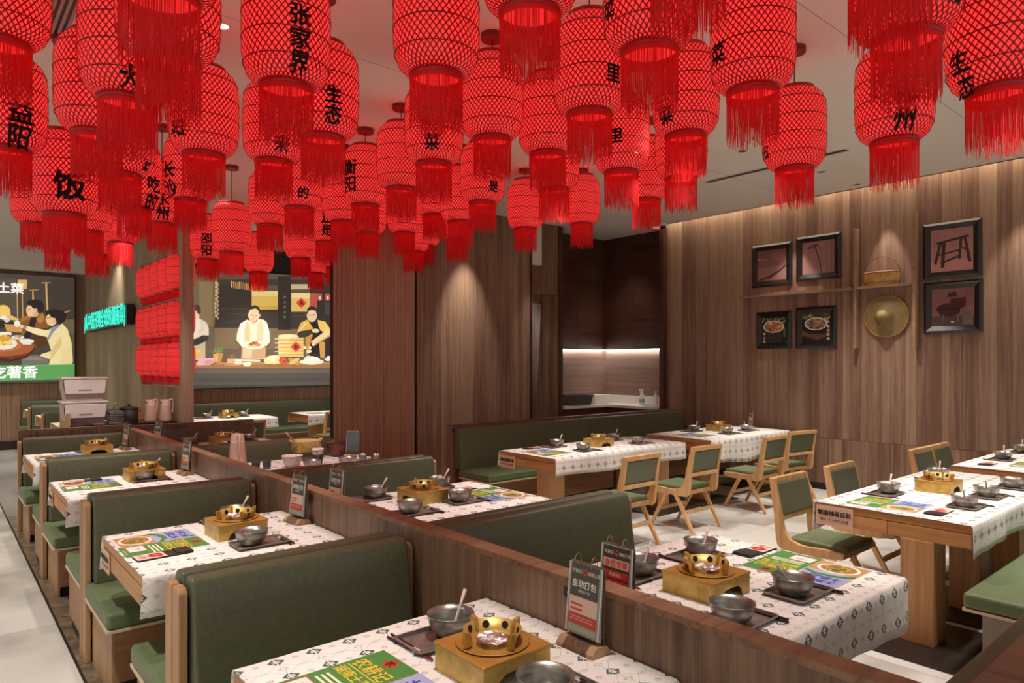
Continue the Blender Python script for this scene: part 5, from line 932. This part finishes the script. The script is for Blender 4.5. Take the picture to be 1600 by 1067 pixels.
# ------------------------------------------------------------------ ceiling fittings
def downlight(x, y, lb, on=True):
    t = empty('downlight', (x, y, CEIL)); MB().lathe([(.06,-.001),(.062,-.006),(.045,-.008),(.042,-.003)], 28).build('trim_ring', M_WHITE, t, smooth=True); MB().lathe([(.0,-.003),(.043,-.003)], 24).build('lamp', M_LAMP if on else M_PAPERB, t); return tag(t, lb, 'light', 'round ceiling downlights')
downlight(1.42, 4.545, 'bright downlight among the lanterns near the cord'); downlight(8.58, 3.6, 'dark downlight near the cove over the shelf', False); downlight(7.7, 3.62, 'dark downlight beside the slot vent', False); downlight(6.33, 3.79, 'recessed downlight under the ceiling between lanterns and vent', False); downlight(5.6, 4.9, 'recessed downlight nearer the kitchen niche', False)
def slot_vent(x0, x1, y0, y1, lb, slats):
    t = empty('air_vent', ((x0+x1)/2, (y0+y1)/2, CEIL)); w, l = (x1-x0)/2, (y1-y0)/2
    for a in ((-w,-w+.02,-l,l),(w-.02,w,-l,l),(-w+.02,w-.02,-l,-l+.02),(-w+.02,w-.02,l-.02,l)): box('frame_bar', M_WHITE, *a, -.008, 0, t)
    n = slats
    for i in range(n): x = -w+.03+(2*w-.06)*i/max(1,n-1); box('vent_slat', bpy.data.materials.get('vent_grey') or plain('vent_grey', 'a39a90', .6), x-.009, x+.009, -l+.02, l-.02, -.006, 0, t)
    box('duct', M_BASE, -w+.02, w-.02, -l+.02, l-.02, -.001, 0, t); return tag(t, lb, 'vent', 'ceiling air vents', 'thing')
slot_vent(.46, .70, 3.6, 5.45, 'wide slatted air vent in the ceiling above the aisle', 6); slot_vent(7.02, 7.16, 3.05, 4.75, 'narrow slot air vent in the ceiling by the plank wall', 2)
t = empty('dome_camera', (8.72, 6.6, CEIL)); MB().lathe([(0,0),(.06,0),(.06,-.03),(.05,-.035)], 24).build('mount', M_WHITE, t, smooth=True); MB().lathe([(.05,-.033),(.046,-.06),(.03,-.078),(0,-.085)], 24).build('dome', plain('dark_dome', '14110f', .1), t, smooth=True); tag(t, 'small dome camera on the ceiling near the niche', 'camera')
# ------------------------------------------------------------------ lanterns
def lantern_meshes():
    # profile of the basket: (radius, height above the bottom ring)
    pr = [(.122,.0),(.150,.012),(.178,.040),(.196,.085),(.2035,.14),(.205,.265),(.2035,.39),(.196,.445),(.178,.49),(.150,.518),(.126,.53)]
    fine = []
    for i in range(len(pr)-1):
        for k in range(2): t = k/2; fine.append((pr[i][0]*(1-t)+pr[i+1][0]*t, pr[i][1]*(1-t)+pr[i+1][1]*t))
    fine.append(pr[-1]); arc = [0]
    for a, b in zip(fine, fine[1:]): arc.append(arc[-1]+math.dist(a, b))
    mb = MB(); N = 44; tw = R(126); hw = .0044
    for s in (-1, 1):
        for j in range(N):
            vs = []; off = .0015 if s > 0 else .003
            for (r, z), a in zip(fine, arc):
                th = 2*math.pi*j/N+s*tw*a/arc[-1]; d = hw/r
                vs += [((r+off)*math.cos(th-d), (r+off)*math.sin(th-d), z), ((r+off)*math.cos(th+d), (r+off)*math.sin(th+d), z)]
            mb.add(vs, [(2*i, 2*i+1, 2*i+3, 2*i+2) for i in range(len(fine)-1)])
    lat = mb.mesh('bamboo_lattice', M_STRIP)
    shade = MB().lathe([(r-.004, z) for r, z in pr], 36).mesh('shade', M_RED, True)
    hoop = MB().tube([(.2055*math.cos(a), .2055*math.sin(a), 0) for a in [2*math.pi*k/40 for k in range(41)]], .0033, 5, cap=False).mesh('hoop', M_STRIP, True)
    top = MB().lathe([(.128,.526),(.132,.536),(.128,.55),(.121,.55),(.121,.526)], 30).mesh('top_cap', M_RIM, True)
    bot = MB().lathe([(.126,.004),(.130,-.006),(.127,-.022),(.121,-.022),(.121,.002)], 30).mesh('bottom_ring', M_RIM, True)
    fr = MB(); rnd = random.Random(12); n = 300
    for k in range(n):
        a = 2*math.pi*k/n+rnd.uniform(-.01,.01); r = .1235+rnd.uniform(-.003,.003); l = .225+rnd.uniform(-.045,.025); dth = .0015/r; yaw = rnd.uniform(-.6,.6)
        vs = []
        for z, q in ((-.02, 0), (-.13, rnd.uniform(-.01,.01)), (-.02-l, rnd.uniform(-.03,.03))):
            for sg in (-1, 1): rr = r+sg*.0015*math.sin(yaw); vs.append((rr*math.cos(a+q+sg*dth*math.cos(yaw)), rr*math.sin(a+q+sg*dth*math.cos(yaw)), z))
        fr.add(vs, [(0,1,3,2),(2,3,5,4)])
    band = MB().lathe([(.1275,-.018),(.1275,-.045)], 30).mesh('fringe_band', M_FRINGE, True)
    fr = fr.mesh('fringe', M_FRINGE)
    cord = MB().tube([(0,0,0),(0,0,1)], .004, 6).mesh('cord', M_PAPERB); can = MB().lathe([(0,0),(.075,0),(.075,-.035),(.072,-.04),(0,-.04)], 28).mesh('canopy', M_CANOPY, False)
    bar = MB().box(-.125,.125,-.008,.008,.535,.545).mesh('top_bar', M_RIM)
    return lat, shade, hoop, top, bot, fr, band, cord, can, bar
LM = lantern_meshes()
def lantern(x, y, z, label, group, txt=None, hang=True, sc_=1.0, fringe=1.0):
    """z: height of the fringe's lower end"""
    fl = .265*fringe; t = empty('paper_lantern', (x, y, z+fl*sc_)); rz = random.uniform(0, 6.28)
    lat, shade, hoop, top, bot, fr, band, cord, can, bar = LM; out = []
    o = mobj('bamboo_lattice', lat, t, (0,0,0), (0,0,rz)); o['kind'] = 'stuff'
    mobj('shade', shade, t)
    for zz in (.085, .205, .325, .445): h = mobj('hoop', hoop, t, (0,0,zz)); h.scale = (.965,.965,1) if zz in (.085, .445) else (1,1,1)
    mobj('top_bar', bar, t)
    mobj('top_cap', top, t); mobj('bottom_ring', bot, t); o = mobj('fringe', fr, t, (0,0,0), (0,0,rz)); o['kind'] = 'stuff'; o.scale = (1,1,fringe); mobj('fringe_band', band, t)
    if hang:
        L_ = CEIL-(z+fl*sc_)-.54
        if L_ > .04: c = mobj('cord', cord, t, (0,0,.54)); c.scale = (1,1,L_); mobj('canopy', can, t, (0,0,.54+L_))
    if txt:
        s, ang, zc, size = txt; zc = zc-.265; n = len(s); rad = .2115
        mb = MB()
        for i, chh in enumerate(s):
            vs, fs = text_data(chh, .042, 2); cz = zc+((n-1)/2-i)*size*1.02
            vv = []
            for v in vs:
                th = R(ang)+v.x*size/rad; zz = cz+v.y*size; f = 1.0
                rr = rad if .09 < zz < .44 else rad*max(.8, 1-((.09-zz)/.09*.25 if zz <= .09 else (zz-.44)/.09*.25))
                rr += v.z*size*.5; vv.append((rr*math.cos(th), rr*math.sin(th), zz))
            mb.add(vv, fs)
        mb.build('lettering', M_INK, t)
    if sc_ != 1: t.scale = (sc_,)*3
    return tag(t, label, 'lantern', group)
def size_class(w): return 'very large near' if w >= 140 else 'large' if w >= 100 else 'mid-sized' if w >= 72 else 'small distant' if w >= 54 else 'tiny far'
order = {}
fx = lambda e: (e[0]*.7615-e[1]*.648)/(e[0]*.648+e[1]*.7615)
for e in sorted(LAN, key=fx): order.setdefault(size_class(e[3]), []).append(e)
for cl, es in order.items():
    for i, e in enumerate(es):
        lt = ' with inked characters' if len(e) > 4 else ''
        lantern(e[0], e[1], e[2], f'{cl} red woven lantern{lt}, {ORD[i] if i < 20 else "twenty-"+ORD[i-20]} of its size from the left', 'red lanterns hanging from the ceiling', e[4] if len(e) > 4 else None)
for r_, (zb, nm) in enumerate(((1.40,'bottom'),(1.93,'middle'),(2.53,'top'))):
    for i in range(5):
        lantern(2.44, 9.45+i*.425, zb, f'red lantern in the {nm} row of the wall rack, {ORD[i]} from the pillar', 'red lanterns in the wall rack', hang=False, sc_=.84, fringe=.40)
